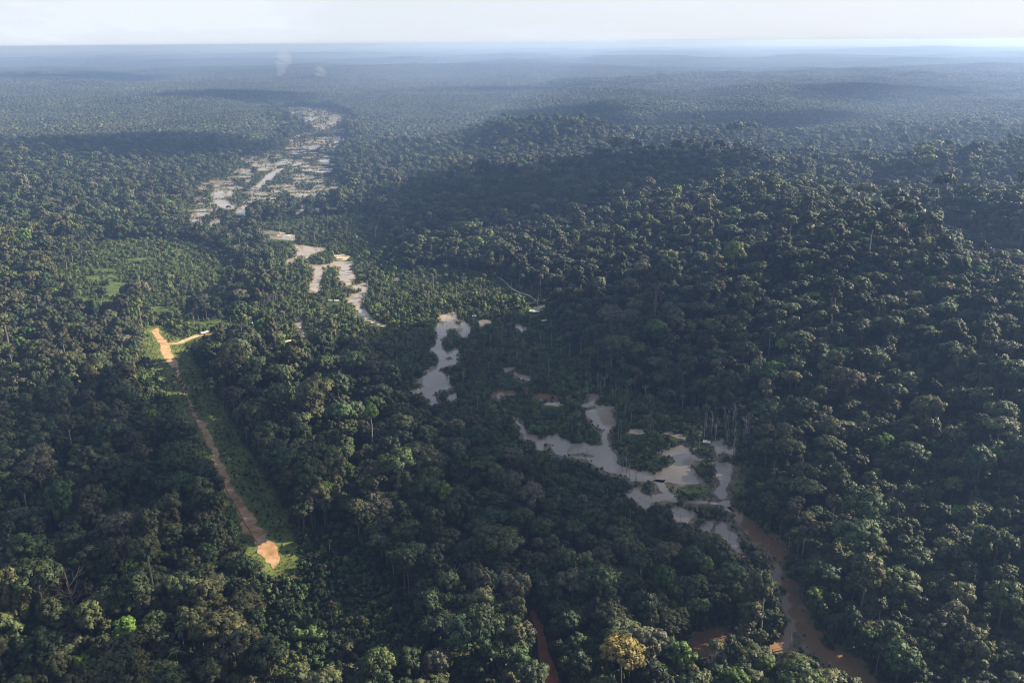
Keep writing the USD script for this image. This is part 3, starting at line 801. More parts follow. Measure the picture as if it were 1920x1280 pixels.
# dead standing trees
def dead(rng, height, spread, nb, thick):
    trunk = tube([(0, 0, -1), (rng.uniform(-.4, .4), rng.uniform(-.4, .4), height * .35), (rng.uniform(-.5, .5), rng.uniform(-.5, .5), height * .7), (rng.uniform(-.6, .6), rng.uniform(-.6, .6), height)],
                 [thick, thick * .75, thick * .55, thick * .22])
    parts = []
    for i in range(nb):
        z0 = height * rng.uniform(.5, .95)
        th, ln = i * 2.4 + rng.uniform(-.4, .4), spread * rng.uniform(.55, 1.1)
        a = np.array([0, 0, z0]); d = np.array([math.cos(th), math.sin(th), rng.uniform(.35, 1.1)]); d /= np.linalg.norm(d)
        pts = [a, a + d * ln * .45, a + d * ln * .8 + [0, 0, ln * .12], a + d * ln + [0, 0, ln * .3]]
        tb = [tube(pts, [thick * .38, thick * .28, thick * .18, thick * .07], 5)]
        for _ in range(3 if spread > 2.5 else 1):
            s = rng.uniform(.35, .85); o = a + d * ln * s
            e = d + rng.normal(size=3) * .6; e[2] = abs(e[2]); e /= np.linalg.norm(e)
            tb.append(tube([o, o + e * ln * .3, o + e * ln * .55 + [0, 0, .3]], [thick * .16, thick * .11, thick * .05], 4))
        parts.append(join(tb))
    return trunk, parts


for var, (h, sp, nb, th) in enumerate(((15, 3.0, 5, .26), (19, 1.6, 3, .24), (14, 4.2, 7, .30), (17, 1.2, 2, .2))):
    trunk, parts = dead(np.random.default_rng(60 + var), h, sp, nb, th)
    p = klass(f"class_dead_tree_{var}")
    CLASS["dead_tree", var, "dead", "fine"] = p
    cls_mesh(p, "trunk", *trunk, DEAD_BARK)
    for i, q in enumerate(parts):
        cls_mesh(p, "branch" if i == 0 else f"branch_{i:03d}", *q, DEAD_BARK)
NVAR["dead_tree"] = 4
rb = np.random.default_rng(5)
trunk, parts = dead(rb, 20, 7.0, 15, .55)
p = klass("class_bare_tree_0")
CLASS["bare_tree", 0, "dead", "fine"] = p
cls_mesh(p, "trunk", *trunk, PINK_BARK)
for i, q in enumerate(parts):
    cls_mesh(p, "branch" if i == 0 else f"branch_{i:03d}", *q, PINK_BARK)

# shrubs
for var in range(3):
    r0 = np.random.default_rng(80 + var)
    lobes = [(r0.uniform(-1.4, 1.4), r0.uniform(-1.4, 1.4), r0.uniform(.8, 2.8), *(3 * [r0.uniform(.7, 1.2)])) for _ in range(7)]
    v, f, n = leafage(lobes, 130, .42, r0, (0, 0, 0))
    for tone in ("shrub", "shrub dark", "olive green"):
        p = klass(f"class_shrub_{var}_{tone.replace(' ', '_')}")
        CLASS["shrub", var, tone, "fine"] = p
        cls_mesh(p, "foliage", v, f, LOOK[tone], n)
NVAR["shrub"] = 3


FAR = []                                               # first row, last row, patch size, spacing, crown radius, variants, places
HOLE = np.zeros(GXX.shape, np.float32)
for y0, y1, size, spacing, radius, nv in ((2700, 5200, 60.0, 8.2, 5.2, 8), (5200, 11000, 130.0, 10.5, 6.6, 5), (11000, 30000, 360.0, 19.0, 12.5, 4)):
    step = size * .94
    half = y1 * 960 / FPX * 1.12 + size
    X, Y = (a.ravel() for a in np.meshgrid(np.arange(-half, half, step), np.arange(y0 + step / 2, y1, step)))
    ok = np.abs(X) < Y * (960 / FPX) * 1.12 + size * 1.5
    X, Y = X[ok], Y[ok]
    mn = sample(ndi.uniform_filter(np.maximum(R_MINE, OPEN.astype(np.float32)), max(3, int(size / GS * 1.05))), X, Y, 0.0)
    dist = np.hypot(X, Y)
    for fr in (.25, .5, .75, 1.0):
        st = fr * 24.0 * dist / 276.0
        for lat in (-size / 2, 0, size / 2):
            mn = np.maximum(mn, np.where(sample(DSEE, X + X / dist * st + lat, Y + Y / dist * st, 999.0) < size * .5, 1.0, 0.0))
    for a, b in zip(X[mn >= .01], Y[mn >= .01]):
        HOLE[(np.abs(GXX - a) < step / 2) & (np.abs(GYY - b) < step / 2)] = 1
    X, Y = X[mn < .01], Y[mn < .01]
    FAR.append((size, spacing, radius, nv, X, Y))


# ------------------------------------------------------------------ where the trees stand
def blocked(x, y, z, h, r, wide=True):
    """Whether a plant this tall would stand on, or rise between the valley's open ground and the sky over the river bank from where the clearing was cut."""
    bad = sample(DOPEN, x, y, 999.0) < r * .55
    dist = np.hypot(x, y)
    ux, uy = x / dist, y / dist
    for frac in (.3, .55, .8, 1.0):
        s = h * frac * dist / np.maximum(CAM_H - z - h * frac, 30.0)
        for lat in (-.6, 0, .6):
            bad |= sample(DSEE if wide and frac < .9 else DOPEN, x + ux * s - uy * lat * r, y + uy * s + ux * lat * r, 999.0) < 2.0
    return bad


def scatter(y0, y1, spacing, seed, margin=1.14, clip=None):
    rng = np.random.default_rng(seed)
    halfw = y1 * (960 / FPX) * margin * 1.02 + 60
    nx, ny = int(2 * halfw / spacing), int((y1 - y0) / (spacing * .866))
    i, j = np.meshgrid(np.arange(nx), np.arange(ny))
    x = (-halfw + (i + .5 * (j % 2)) * spacing).ravel() + rng.uniform(-.5, .5, nx * ny) * spacing
    y = (y0 + j * spacing * .866).ravel() + rng.uniform(-.5, .5, nx * ny) * spacing
    k = np.abs(x) < (y * math.cos(PITCH) + 180) * (960 / FPX) * margin + 30
    return x[k], y[k], rng


trees = []                                              # x y z scale rot form variant tone
for y0, y1, sp, seed in ((300, 900, 5.9, 1), (900, 1700, 6.8, 2), (1700, 2700, 8.0, 3)):
    x, y, rng = scatter(y0, y1, sp, seed)
    n = len(x)
    z = terrain(x, y)
    form = rng.choice(4, n, p=FORM_P)
    # patches where one tone prevails
    drift = fbm(P3(x, y, 60.0), 3, 77)
    tone = rng.choice(6, n, p=TONE_P)
    tone = np.where((drift > .60) & (rng.random(n) < .4), 2, tone)
    sc = np.exp(rng.normal(0, .30, n)) * .67
    big = rng.random(n) < .07
    sc = np.where(big, sc * 1.4, sc)
    reg, swp, mn, vrg = (sample(g, x, y, 0.0) > .5 for g in (R_REG, R_SWP, R_MINE, R_VERGE))
    keep = ~vrg & (~reg | (rng.random(n) < .045)) & ~mn & ~(swp & (rng.random(n) > .10))
    keep |= (mn & (rng.random(n) < .05 + .25 * (drift > .60)))
    sc = np.where(swp | mn, sc * .78, np.where(reg, sc * .5, sc))
    form = np.where(swp & (rng.random(n) < .45), 3, form)
    h = np.array([TREE_TOP[f] for f in FORM_NAMES])[form] * sc
    r = np.array([TREE_R[f] for f in FORM_NAMES])[form] * sc
    bad = np.where(mn, blocked(x, y, z, h * .6, r * .6, False), blocked(x, y, z, h, r))
    small = bad & keep & ~blocked(x, y, z, h * .45, r * .45)
    sc = np.where(small, sc * .45, sc)
    keep &= (~bad | small)
    for k in np.nonzero(keep)[0]:
        fm = FORM_NAMES[form[k]]
        trees.append((x[k], y[k], z[k], sc[k], rng.uniform(0, 360), fm, int(rng.integers(NVAR[fm])), TONE_NAMES[tone[k]]))

DMINE = (ndi.distance_transform_edt(R_MINE < .5) * GS).astype(np.float32)
x, y, rng = scatter(2700, 5250, 8.6, 9)
dm = sample(DMINE, x, y, 999.0)
hole = sample(HOLE, x, y, 0.0) > .5
k = hole & ((dm > 3) | (rng.random(len(x)) < .07 + .3 * (fbm(P3(x, y, 70.0), 3, 4) > .60)))
x, y = x[k], y[k]
z = terrain(x, y)
sc = np.exp(rng.normal(0, .25, len(x))) * np.where(sample(DMINE, x, y, 999.0) < 3, .45, .8)
bad = np.where(dm[k] < 3, blocked(x, y, z, 14 * sc, 4 * sc, False), blocked(x, y, z, 22 * sc, 5 * sc))
low = bad & ~blocked(x, y, z, 9 * sc, 2.5 * sc)
sc = np.where(low, sc * .4, sc)
ok = ~bad | low
for q in np.nonzero(ok)[0]:
    fm = FORM_NAMES[rng.choice(3)]
    trees.append((x[q], y[q], z[q], sc[q], rng.uniform(0, 360), fm, int(rng.integers(NVAR[fm])), TONE_NAMES[rng.choice(6, p=TONE_P)]))

# palms: in the swamp, along the banks and in two foreground clusters
rng = np.random.default_rng(31)
palm_xy = []
for (cx, cy, sx, sy, n) in ((880, 1140, 35, 40, 16), (950, 1215, 30, 45, 34), (300, 1255, 160, 30, 26), (60, 1040, 60, 25, 10), (720, 650, 90, 14, 34), (600, 640, 60, 16, 22), (1150, 770, 110, 25, 34),
                            (420, 700, 40, 30, 14), (1420, 770, 90, 60, 20), (1850, 980, 60, 60, 14), (390, 460, 70, 40, 30), (380, 350, 60, 30, 16), (500, 620, 90, 20, 16), (300, 790, 50, 30, 12)):
    q, z = hit(rng.normal(cx, sx, n), rng.normal(cy, sy, n), 14.0)
    palm_xy += [(a, b, c) for (a, b), c in zip(q, z)]
palm_xy = np.array(palm_xy)
x, y = palm_xy[:, 0], palm_xy[:, 1]
z = terrain(x, y)
sc = rng.uniform(.75, 1.35, len(x))
ok = ~blocked(x, y, z, 16 * sc, 3.5 * sc) & (y > 300)
for k in np.nonzero(ok)[0]:
    trees.append((x[k], y[k], z[k], sc[k], rng.uniform(0, 360), "palm_tree", int(rng.integers(3)), "palm"))

# dead trunks: drowned stands in the swamp and along the valley
dead_px = []
for (cx, cy, sx, sy, n) in ((1368, 818, 30, 16, 36), (1270, 755, 70, 12, 24), (1150, 735, 60, 10, 16), (1060, 690, 60, 30, 22), (960, 640, 60, 25, 14), (850, 560, 100, 18, 18), (520, 590, 60, 18, 20), (640, 540, 90, 20, 16),
                            (400, 560, 60, 10, 14), (400, 400, 40, 30, 14), (560, 440, 60, 10, 14), (1220, 960, 60, 40, 6), (1000, 930, 160, 60, 12), (800, 900, 100, 40, 8), (1430, 1060, 25, 40, 6), (1500, 1130, 40, 60, 6), (460, 740, 40, 40, 6)):
    dead_px += list(zip(rng.normal(cx, sx, n), rng.normal(cy, sy, n)))
dead_px += [(1275, 992), (1367, 1012), (870, 720), (540, 470), (565, 495), (1441, 1036), (838, 615), (980, 1190)]
q, z = hit(*np.array(dead_px).T)
STAND = hit(1372.0, 815.0)[0]
for (a, b), c in zip(q, z):
    if b < 2700:
        tall = rng.uniform(.8, 1.5) if math.hypot(a - STAND[0], b - STAND[1]) < 45 else 1.0
        trees.append((a, b, c, tall * rng.uniform(.65, 1.15), rng.uniform(0, 360), "dead_tree", int(rng.integers(4)), "dead"))

# trees that stand out
HEROES = [(1165, 1226, "spreading_tree", 0, "orange", 1.32, None), (1218, 1212, "clustered_tree", 1, "grey brown", 1.15, None), (1245, 1092, "rounded_tree", 0, "bright green", 1.15, None),
          (230, 1158, "clustered_tree", 0, "bright green", 1.3, None), (270, 990, "clustered_tree", 2, "olive green", 1.5, None), (963, 1104, "clustered_tree", 1, "grey brown", 1.2, None),
          (225, 632, "spreading_tree", 1, "grey brown", 1.1, None), (680, 845, "rounded_tree", 2, "olive green", 1.2, None), (715, 812, "rounded_tree", 1, "grey brown", 1.15, None),
          (240, 897, "spreading_tree", 2, "dark green", 1.2, None), (1788, 912, "rounded_tree", 3, "bright green", .95, None), (1417, 627, "rounded_tree", 2, "bright green", .8, None),
          (1667, 510, "rounded_tree", 1, "bright green", .95, None), (1528, 552, "spreading_tree", 2, "bright green", .8, None), (110, 938, "clustered_tree", 2, "mid green", 1.55, None),
          (1278, 1228, "clustered_tree", 0, "bright green", 1.05, None), (1376, 1268, "rounded_tree", 3, "bright green", 1.1, None), (1420, 1214, "spreading_tree", 1, "pale green", 1.1, None),
          (1343, 1212, "slender_tree", 0, "pale green", .95, None), (1825, 425, "rounded_tree", 0, "rust", .7, None), (130, 1104, "bare_tree", 0, "dead", 1.5, None), (855, 1062, "dead_tree", 2, "dead", 1.35, None),
          (110, 850, "bare_tree", 0, "dead", .8, None)]
plain = np.array([(t[0], t[1], t[2], t[3] * TREE_TOP[t[5]], t[3] * TREE_R[t[5]]) for t in trees])
pu, pv, pw = project(plain[:, 0], plain[:, 1], plain[:, 2] + plain[:, 3] * .82)
pr = plain[:, 4] * FPX / pw
gone = np.zeros(len(trees), bool)
stars = []
for hx, hy, fm, var, tone, sc, _ in HEROES:
    (a, b), c = hit(float(hx), float(hy), TREE_TOP[fm] * sc * .8)
    rr = TREE_R[fm] * sc
    gone |= np.hypot(plain[:, 0] - a, plain[:, 1] - b) < rr * .7 + plain[:, 4] * .35
    w = float(project(a, b, c + TREE_TOP[fm] * sc * .8)[2])
    gone |= (np.hypot(pu - hx, pv - hy) < rr * FPX / w * (.74 if tone == "orange" else .66) + pr * (.92 if tone == "orange" else .78)) & (pw < w + 3)
    stars.append((float(a), float(b), float(c), sc, 40.0 * var + 11, fm, var, tone))
trees = [t for t, g in zip(trees, gone) if not g] + stars
HERO_N = len(HEROES)

# shrubs: over the clearings, swamp and mined ground, and fringing the banks
shrubs = []
for y0, y1, sp, seed in ((320, 1000, 3.4, 11), (1000, 1700, 4.2, 12), (1700, 2700, 5.5, 13), (2700, 5200, 9.0, 14)):
    x, y, rng = scatter(y0, y1, sp, seed, 1.02)
    reg, swp, mn = (sample(g, x, y, 0.0) > .4 for g in (R_REG, R_SWP, R_MINE))
    do = sample(DOPEN, x, y, 999.0)
    patch = fbm(P3(x, y, 40.0), 3, 61)
    sel = (y < 2700) | mn
    k = (reg & (do > 1) & ((patch > .37) | (y < 620))) | (swp & (do > 1.0)) | (mn & (do > 2) & (patch > .47)) | ((do > .5) & (do < 22))
    k &= sel
    x, y, patch, do, reg = x[k], y[k], patch[k], do[k], reg[k]
    z = terrain(x, y)
    swp = swp[k]
    sc = np.exp(rng.normal(-.25, .38, len(x))) * (.7 + .8 * patch) * np.where(swp, 1.15, 1.0) * np.where(sample(R_VERGE, x, y, 0.0) > .5, .3, 1.0)
    bad = blocked(x, y, z, 4 * sc, 2.2 * sc, False)
    sc = np.where(bad, sc * .4, sc)
    bad = bad & blocked(x, y, z, 4 * sc, 1.6 * sc, False) & ~((do > .5) & (do < 8) & (rng.random(len(x)) < .42) & (sample(DWATER, x, y, 999.0) < 8))
    for i in np.nonzero(~bad)[0]:
        u = rng.random()
        tone = "shrub dark" if (reg[i] and y[i] < 620 and u < .6) else "shrub" if ((reg[i] or swp[i]) and u < .86) or u < .45 else ("shrub dark" if u < .88 else "olive green")
        shrubs.append((x[i], y[i], z[i], sc[i], rng.uniform(0, 360), "shrub", int(rng.integers(3)), tone))

# ------------------------------------------------------------------ the nearest of each kind stand singly, the rest as one mass
MOST = 250
NICE = {"spreading_tree": "spreading tree", "rounded_tree": "round-crowned tree", "clustered_tree": "tree with clustered crown", "slender_tree": "slender tree", "palm_tree": "palm", "dead_tree": "dead tree", "shrub": "shrub"}


def quat_z(deg):
    a = np.radians(np.asarray(deg)) / 2
    return [Gf.Quath(float(math.cos(t)), 0, 0, float(math.sin(t))) for t in a]


def stretch(t):
    h = math.sin(t[0] * 12.9898 + t[1] * 78.233) * 43758.5453
    return t[3] * (1.0 if t[5] in ('dead_tree', 'bare_tree', 'palm_tree') else .74 + .5 * (h - math.floor(h)))


def instancer(name, items, label):
    pi = UsdGeom.PointInstancer.Define(stage, "/World/" + name)
    keys, index = {}, []
    for it in items:
        x, y, z, s, rot, form, var, tone = it
        lod = "fine" if form in ("palm_tree", "dead_tree", "bare_tree", "shrub") or math.hypot(x, y) < 1150 else "coarse"
        key = (form, var, tone, lod)
        index.append(keys.setdefault(key, len(keys)))
    rel = pi.CreatePrototypesRel()
    for key, i in sorted(keys.items(), key=lambda t: t[1]):
        p = stage.DefinePrim(f"/World/{name}/source_{i:03d}", "Xform")
        p.GetReferences().AddInternalReference(CLASS[key])
        rel.AddTarget(p.GetPath())
    pi.CreateProtoIndicesAttr(Vt.IntArray(index))
    pi.CreatePositionsAttr(Vt.Vec3fArray.FromNumpy(np.array([t[:3] for t in items], np.float32)))
    pi.CreateScalesAttr(Vt.Vec3fArray.FromNumpy(np.array([[t[3], t[3], stretch(t)] for t in items], np.float32)))
    pi.CreateOrientationsAttr(Vt.QuathArray(quat_z([t[4] for t in items])))
    return tag(pi, label, kind="stuff")


singles, mass = [], []
HERO_AT = set()
for h in HEROES:
    (a, b), c = hit(float(h[0]), float(h[1]), TREE_TOP[h[2]] * h[5] * .8)
    HERO_AT.add((round(float(a), 2), round(float(b), 2)))
by_form = {}
for t in trees:
    by_form.setdefault(t[5], []).append(t)
by_form["shrub"] = shrubs
for form, items in by_form.items():
    a = np.array([t[:4] for t in items])
    top = TREE_TOP[form] * a[:, 3]
    u, v, w = project(a[:, 0], a[:, 1], a[:, 2] + top * .8)
    seen = (u > 0) & (u < 1920) & (v > 0) & (v < 1275) & (w > 50)
    size = np.where(seen, TREE_R[form] * a[:, 3] / np.maximum(w, 1), 0)
    order = np.argsort(-size)
    most = 300 if form == "dead_tree" else (0 if form == "shrub" else MOST)
    chosen = set(int(k) for k in order[:most] if size[k] > 0)
    for k, t in enumerate(items):
        hero = (round(float(t[0]), 2), round(float(t[1]), 2)) in HERO_AT
        (singles if k in chosen or hero else mass).append(t)
print("trees", len(trees), "shrubs", len(shrubs), "singles", len(singles))

LANDMARKS = [("the airstrip's near end", 505, 1050), ("the middle of the airstrip", 430, 900), ("the grown-over gap in the airstrip", 350, 740), ("the airstrip's upper end", 305, 645), ("the red track", 1015, 1200),
             ("the orange-crowned tree", 1165, 1226), ("the brown backwater", 1335, 1190), ("the creek's lower bend", 1560, 1215), ("the creek's narrow middle", 1470, 1090), ("the big muddy pool", 1150, 860),
             ("the bare pinkish tree", 130, 1104), ("the lime green tree", 230, 1158), ("the lone bright green tree", 1245, 1092), ("the feathery grey tree", 963, 1104), ("the dark scrub clearing", 640, 1120),
             ("the photo's bottom left corner", 20, 1270), ("the photo's bottom right corner", 1900, 1270), ("the sunlit spur", 1800, 970), ("the photo's left edge", 0, 760), ("the green regrowth field", 270, 520),
             ("the drowned trunks", 1372, 822), ("the winding river reach", 820, 690), ("the forked river reach", 620, 530), ("the miners' clearing", 1000, 580), ("the thin swamp pond", 980, 700), ("the long tapering pond", 1360, 1000),
             ("the beach", 720, 615), ("the mined ground", 500, 380), ("the tall olive tree", 270, 990), ("the white sand bar", 1035, 757), ("the photo's right edge", 1915, 700), ("the dark forest slope", 1650, 1100)]
ORD = ["nearest", "second nearest", "third nearest", "fourth nearest", "fifth nearest", "sixth nearest", "seventh nearest", "eighth nearest", "ninth nearest", "tenth nearest", "eleventh nearest", "twelfth nearest", "thirteenth nearest", "fourteenth nearest", "fifteenth nearest", "sixteenth nearest", "seventeenth nearest", "eighteenth nearest"]
HERO_LABEL = ["big spreading tree with an orange crown in the sunlit foreground", "feathery grey brown crown just right of the orange-crowned tree", "lone bright green tree with a pale trunk left of the creek",
              "lime green clustered tree right of and below the bare pinkish tree", "tall olive tree with stacked heads left of the airstrip", "feathery grey tree above the red track",
              "broad grey brown crown left of the airstrip's upper end", "yellowish olive crown in the dark forest right of the airstrip", "mauve grey crown above the yellowish olive crown", "dull blue green spreading crown left of the airstrip's middle",
              "bright green crown at the head of the sunlit spur", "small lime crown on the dark right slope", "yellow green crown on the sunlit ridge", "bright flat crown on the ridge above the valley", "broad mid green clump high at the left edge",
              "bright green clustered crown in front of the brown backwater", "bright green round crown at the foot of the backwater", "pale domed crown between backwater and creek", "slender pale tree rising in front of the backwater",
              "rusty red crown on the far right hillside", "bare pinkish tree with forking limbs in the dark foreground", "white-limbed dead tree in the dark forest right of the scrub clearing", "bare whitish tree left of the airstrip's middle"]
hero_xy = {}
for h, lab in zip(HEROES, HERO_LABEL):
    (a, b), c = hit(float(h[0]), float(h[1]), TREE_TOP[h[2]] * h[5] * .8)
    hero_xy[round(float(a), 2), round(float(b), 2)] = lab
GROUPS = {"spreading_tree": "broad spreading rainforest trees", "rounded_tree": "round-crowned rainforest trees", "clustered_tree": "rainforest trees with clustered crowns", "slender_tree": "slender pale-trunked trees", "palm_tree": "palms", "dead_tree": "dead standing trees", "bare_tree": "bare trees"}
LOOKS_LIKE = {"spreading_tree": "spreading tree", "rounded_tree": "round-crowned tree", "clustered_tree": "cluster-crowned tree", "slender_tree": "slender pale-trunked tree", "palm_tree": "feathery palm", "dead_tree": "dead trunk", "bare_tree": "bare tree"}
BARE = ["few-limbed grey", "tall bare grey", "wide-limbed grey", "thin straight grey"]
buckets, label_of = {}, {}
for n, t in enumerate(singles):
    lab = hero_xy.get((round(float(t[0]), 2), round(float(t[1]), 2)))
    if lab:
        label_of[n] = lab
        continue
    top = TREE_TOP[t[5]] * t[3]
    u, v, w = (float(a) for a in project(t[0], t[1], t[2] + top * .8))
    dd = [math.hypot(u - a, v - b) for _, a, b in LANDMARKS]
    i = int(np.argmin(dd))
    du, dv = u - LANDMARKS[i][1], v - LANDMARKS[i][2]
    side = ("right of" if du > 0 else "left of") if abs(du) > abs(dv) else ("below" if dv > 0 else "above")
    tone = BARE[t[6]] if t[5] == "dead_tree" else ("grey green" if t[5] == "palm_tree" else t[7])
    size = "" if t[5] in ("dead_tree",) else ("large " if t[3] > 1.2 else ("small " if t[3] < .75 else ""))
    buckets.setdefault((f"{size}{tone} {LOOKS_LIKE[t[5]]}", side, LANDMARKS[i][0]), []).append((dd[i], n))
for (look_, side, place), found in buckets.items():
    found.sort()
    for r_, (_, n) in enumerate(found):
        label_of[n] = f"{look_} {side} {place}" if len(found) == 1 else f"{ORD[r_]} {look_} {side} {place}" if r_ < len(ORD) else f"{look_} farther {side} {place}"

for n, (x, y, z, s, rot, form, var, tone) in enumerate(singles):
    xf = UsdGeom.Xform.Define(stage, numbered(form))
    xf.AddTranslateOp().Set(Gf.Vec3d(float(x), float(y), float(z)))
    xf.AddRotateZOp().Set(float(rot))
    xf.AddScaleOp().Set(Gf.Vec3f(float(s), float(s), float(stretch((x, y, z, s, rot, form)))))
    xf.GetPrim().GetReferences().AddInternalReference(CLASS[form, var, tone, "fine"])
    xf.GetPrim().SetInstanceable(True)
    tag(xf, label_of[n], "palm" if form == "palm_tree" else ("dead tree" if form in ("dead_tree", "bare_tree") else "tree"), GROUPS[form])

instancer("forest", [t for t in mass if t[5] not in ("shrub",)], "rainforest canopy covering the valley and hills")
instancer("undergrowth", [t for t in mass if t[5] == "shrub"], "green scrub and undergrowth in clearings and along the banks")


# ------------------------------------------------------------------ far forest: patches of low crowns
def patch(size, spacing, seed, radius, hmean):
    rng = np.random.default_rng(seed)
    n = int(size / spacing)
    i, j = np.meshgrid(np.arange(n), np.arange(n))
    x = ((i + .5 + rng.uniform(-.45, .45, i.shape)) * spacing - size / 2).ravel()
    y = ((j + .5 + rng.uniform(-.45, .45, i.shape)) * spacing - size / 2).ravel()
    vs, fs, cs, m = [], [], [], 0
    for a, b in zip(x, y):
        r = radius * math.exp(rng.normal(0, .22)); h = hmean * rng.uniform(.8, 1.25)
        v = ICO.vertices * [r, r, r * .75]
        v = v * (1 + .22 * rng.normal(size=(len(v), 1)))
        up = ICO.vertices[:, 2] > -.45
        keep = up[ICO.faces].all(1)
        f = ICO.faces[keep]
        v = v + [a, b, h - r * .6]
        t = TONES[TONE_NAMES[rng.choice(6, p=TONE_P)]]
        vs.append(v); fs.append(f + m); m += len(v)
        cs.append(np.tile(np.array(t) * rng.uniform(.7, 1.35), (len(v), 1)))
    return np.vstack(vs), np.vstack(fs), np.vstack(cs)


usdkit.material(stage, "/World/Looks/far_foliage", {
    "at": ("attribute", {"attribute": "tone"}),
    "g": ("geometry", {}),
    "n": ("noise_texture", {"scale": .35, "detail": 3.0}),
    "n2": ("noise_texture", {"scale": .004, "detail": 4.0}),
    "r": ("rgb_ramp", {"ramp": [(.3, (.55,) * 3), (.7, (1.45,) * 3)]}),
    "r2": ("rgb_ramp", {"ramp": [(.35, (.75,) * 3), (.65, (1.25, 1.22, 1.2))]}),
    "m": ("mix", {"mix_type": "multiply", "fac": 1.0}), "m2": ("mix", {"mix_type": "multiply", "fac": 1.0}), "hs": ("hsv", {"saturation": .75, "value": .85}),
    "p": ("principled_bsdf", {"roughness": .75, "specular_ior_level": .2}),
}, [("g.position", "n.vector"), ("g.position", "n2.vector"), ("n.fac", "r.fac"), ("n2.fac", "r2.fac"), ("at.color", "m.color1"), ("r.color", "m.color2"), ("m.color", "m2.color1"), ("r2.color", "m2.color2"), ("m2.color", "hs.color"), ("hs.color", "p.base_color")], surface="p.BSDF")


def far_forest():
    pi = UsdGeom.PointInstancer.Define(stage, "/World/distant_forest")
    rel = pi.CreatePrototypesRel()
    pos, rot, idx, scl = [], [], [], []
    k = 0
    for (size, spacing, radius, nv, X, Y) in FAR:
        for v in range(nv):
            pv, pf, pc = patch(size, spacing, 900 + k + v, radius, 22.0)
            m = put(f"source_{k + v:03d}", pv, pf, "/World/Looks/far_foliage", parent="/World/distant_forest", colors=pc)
            rel.AddTarget(m.GetPath())
        rng = np.random.default_rng(k)
        Z = terrain(X, Y)
        e = size * .4
        gx_, gy_ = (terrain(X + e, Y) - terrain(X - e, Y)) / (2 * e), (terrain(X, Y + e) - terrain(X, Y - e)) / (2 * e)
        for a, b, c, sx, sy in zip(X, Y, Z, gx_, gy_):
            q = Gf.Rotation(Gf.Vec3d(0, 0, 1), Gf.Vec3d(-sx, -sy, 1)) 
            q = (Gf.Rotation(Gf.Vec3d(0, 0, 1), 90.0 * int(rng.integers(4))) * q).GetQuat()
            pos.append((a + rng.uniform(-3, 3), b + rng.uniform(-3, 3), c)); rot.append(Gf.Quath(q)); idx.append(k + int(rng.integers(nv)))
        k += nv
    pi.CreateProtoIndicesAttr(Vt.IntArray(idx))
    pi.CreatePositionsAttr(Vt.Vec3fArray.FromNumpy(np.array(pos, np.float32)))
    pi.CreateOrientationsAttr(Vt.QuathArray(rot))
    print("patches", len(idx))
    tag(pi, "distant rainforest fading into blue haze", kind="stuff")


far_forest()


# ------------------------------------------------------------------ miners' shelters and the two far smoke plumes
def cloth(name, c):
    usdkit.material(stage, f"/World/Looks/{name}", {
        "tc": ("texture_coordinate", {}), "n": ("noise_texture", {"scale": 1.2, "detail": 4.0}),
        "r": ("rgb_ramp", {"ramp": [(.3, tuple(np.array(c) * .75)), (.7, tuple(c))]}),
        "p": ("principled_bsdf", {"roughness": .55}),
    }, [("tc.object", "n.vector"), ("n.fac", "r.fac"), ("r.color", "p.base_color")], surface="p.BSDF")
    return f"/World/Looks/{name}"


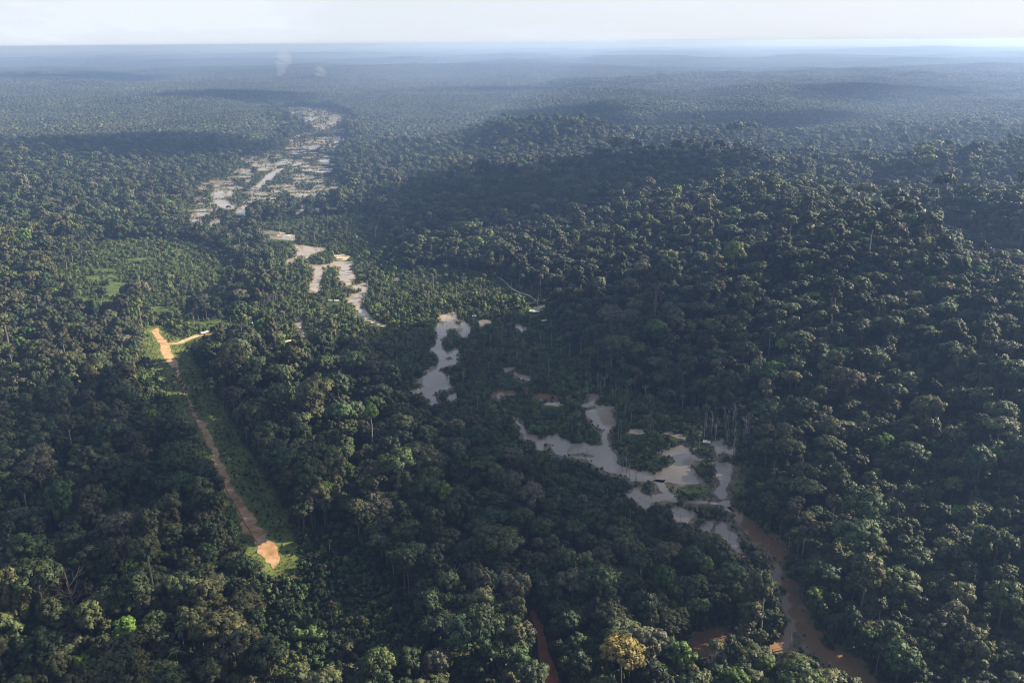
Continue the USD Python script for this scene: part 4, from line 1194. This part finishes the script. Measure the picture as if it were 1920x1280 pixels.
CLOTH = {"white": cloth("white_tarpaulin", (.62, .61, .58)), "blue": cloth("bluish_tarpaulin", (.55, .62, .78))}
for k, ((px, py, w, dpt, colr, lab), q) in enumerate(zip(CAMPS, camp_xy)):
    zg = float(terrain(q[0], q[1]))
    x = UsdGeom.Xform.Define(stage, numbered("tarpaulin_shelter"))
    x.AddTranslateOp().Set(Gf.Vec3d(float(q[0]), float(q[1]), zg))
    x.AddRotateZOp().Set(float(-18 + 23 * (k % 4)))
    tag(x, lab, "shelter", "miners' tarpaulin shelters")
    path = x.GetPath().pathString
    rg = np.random.default_rng(k)
    gx_, gy_ = np.meshgrid(np.linspace(-w / 2, w / 2, 9), np.linspace(-dpt / 2, dpt / 2, 7))
    ridge = 2.1 + 1.1 * (1 - np.abs(gy_) / (dpt / 2)) - .22 * np.cos(np.pi * 3 * gx_ / w) ** 2 + .06 * rg.normal(size=gx_.shape)
    v = np.stack([gx_, gy_, ridge], -1).reshape(-1, 3)
    i, j = np.meshgrid(np.arange(6), np.arange(8), indexing="ij")
    f4 = np.stack([i * 9 + j, i * 9 + j + 1, (i + 1) * 9 + j + 1, (i + 1) * 9 + j], -1).reshape(-1, 4)
    under_ = v - [0, 0, .04]
    put("roof", np.vstack([v, under_]), np.vstack([f4[:, [0, 1, 2]], f4[:, [0, 2, 3]], f4[:, [0, 2, 1]] + len(v), f4[:, [0, 3, 2]] + len(v)]), CLOTH[colr], parent=path)
    for sx in (-1, 1):
        for sy in (-1, 1):
            put("post", *tube([(sx * w * .46, sy * dpt * .46, -.3), (sx * w * .46, sy * dpt * .46, 2.05)], [.07, .06], 6), BARK, parent=path)

usdkit.material(stage, "/World/Looks/smoke_look", {"v": ("principled_volume", {"color": (.92, .94, 1.0), "density": .0018})}, [], volume="v.volume")
for k, (px, py, hgt, r0, r1, lean, lab) in enumerate(((522, 149, 205, 22, 85, 95, "tall pale smoke plume left of the far orange clearing"), (600, 150, 70, 26, 55, 30, "low round puff of smoke right of the far orange clearing"))):
    q, zg = hit(float(px), float(py))
    t = np.linspace(0, 1, 14)
    pts = np.stack([q[0] + lean * t ** 1.3 + 10 * np.sin(7 * t), np.full(14, q[1]), zg + 8 + hgt * t], -1)
    rad = (r0 + (r1 - r0) * t) * np.sqrt(np.clip(1 - (np.maximum(t - .75, 0) / .27) ** 2, .03, 1)) * np.where(t == 0, .2, 1)
    v, f = tube(pts, rad, 14)
    v = v + 9 * (fbm(v / 30.0, 3, 5 + k)[:, None] - .5) * [2, 2, 1]
    n0 = len(v)
    v = np.vstack([v, pts[0] - [0, 0, 2], pts[-1] + [0, 0, 4]])
    ring = np.arange(14)
    f = np.vstack([f, np.stack([np.full(14, n0), (ring + 1) % 14, ring], -1), np.stack([np.full(14, n0 + 1), n0 - 14 + ring, n0 - 14 + (ring + 1) % 14], -1)])
    tag(put("smoke", v, f, "/World/Looks/smoke_look"), lab, kind="stuff")
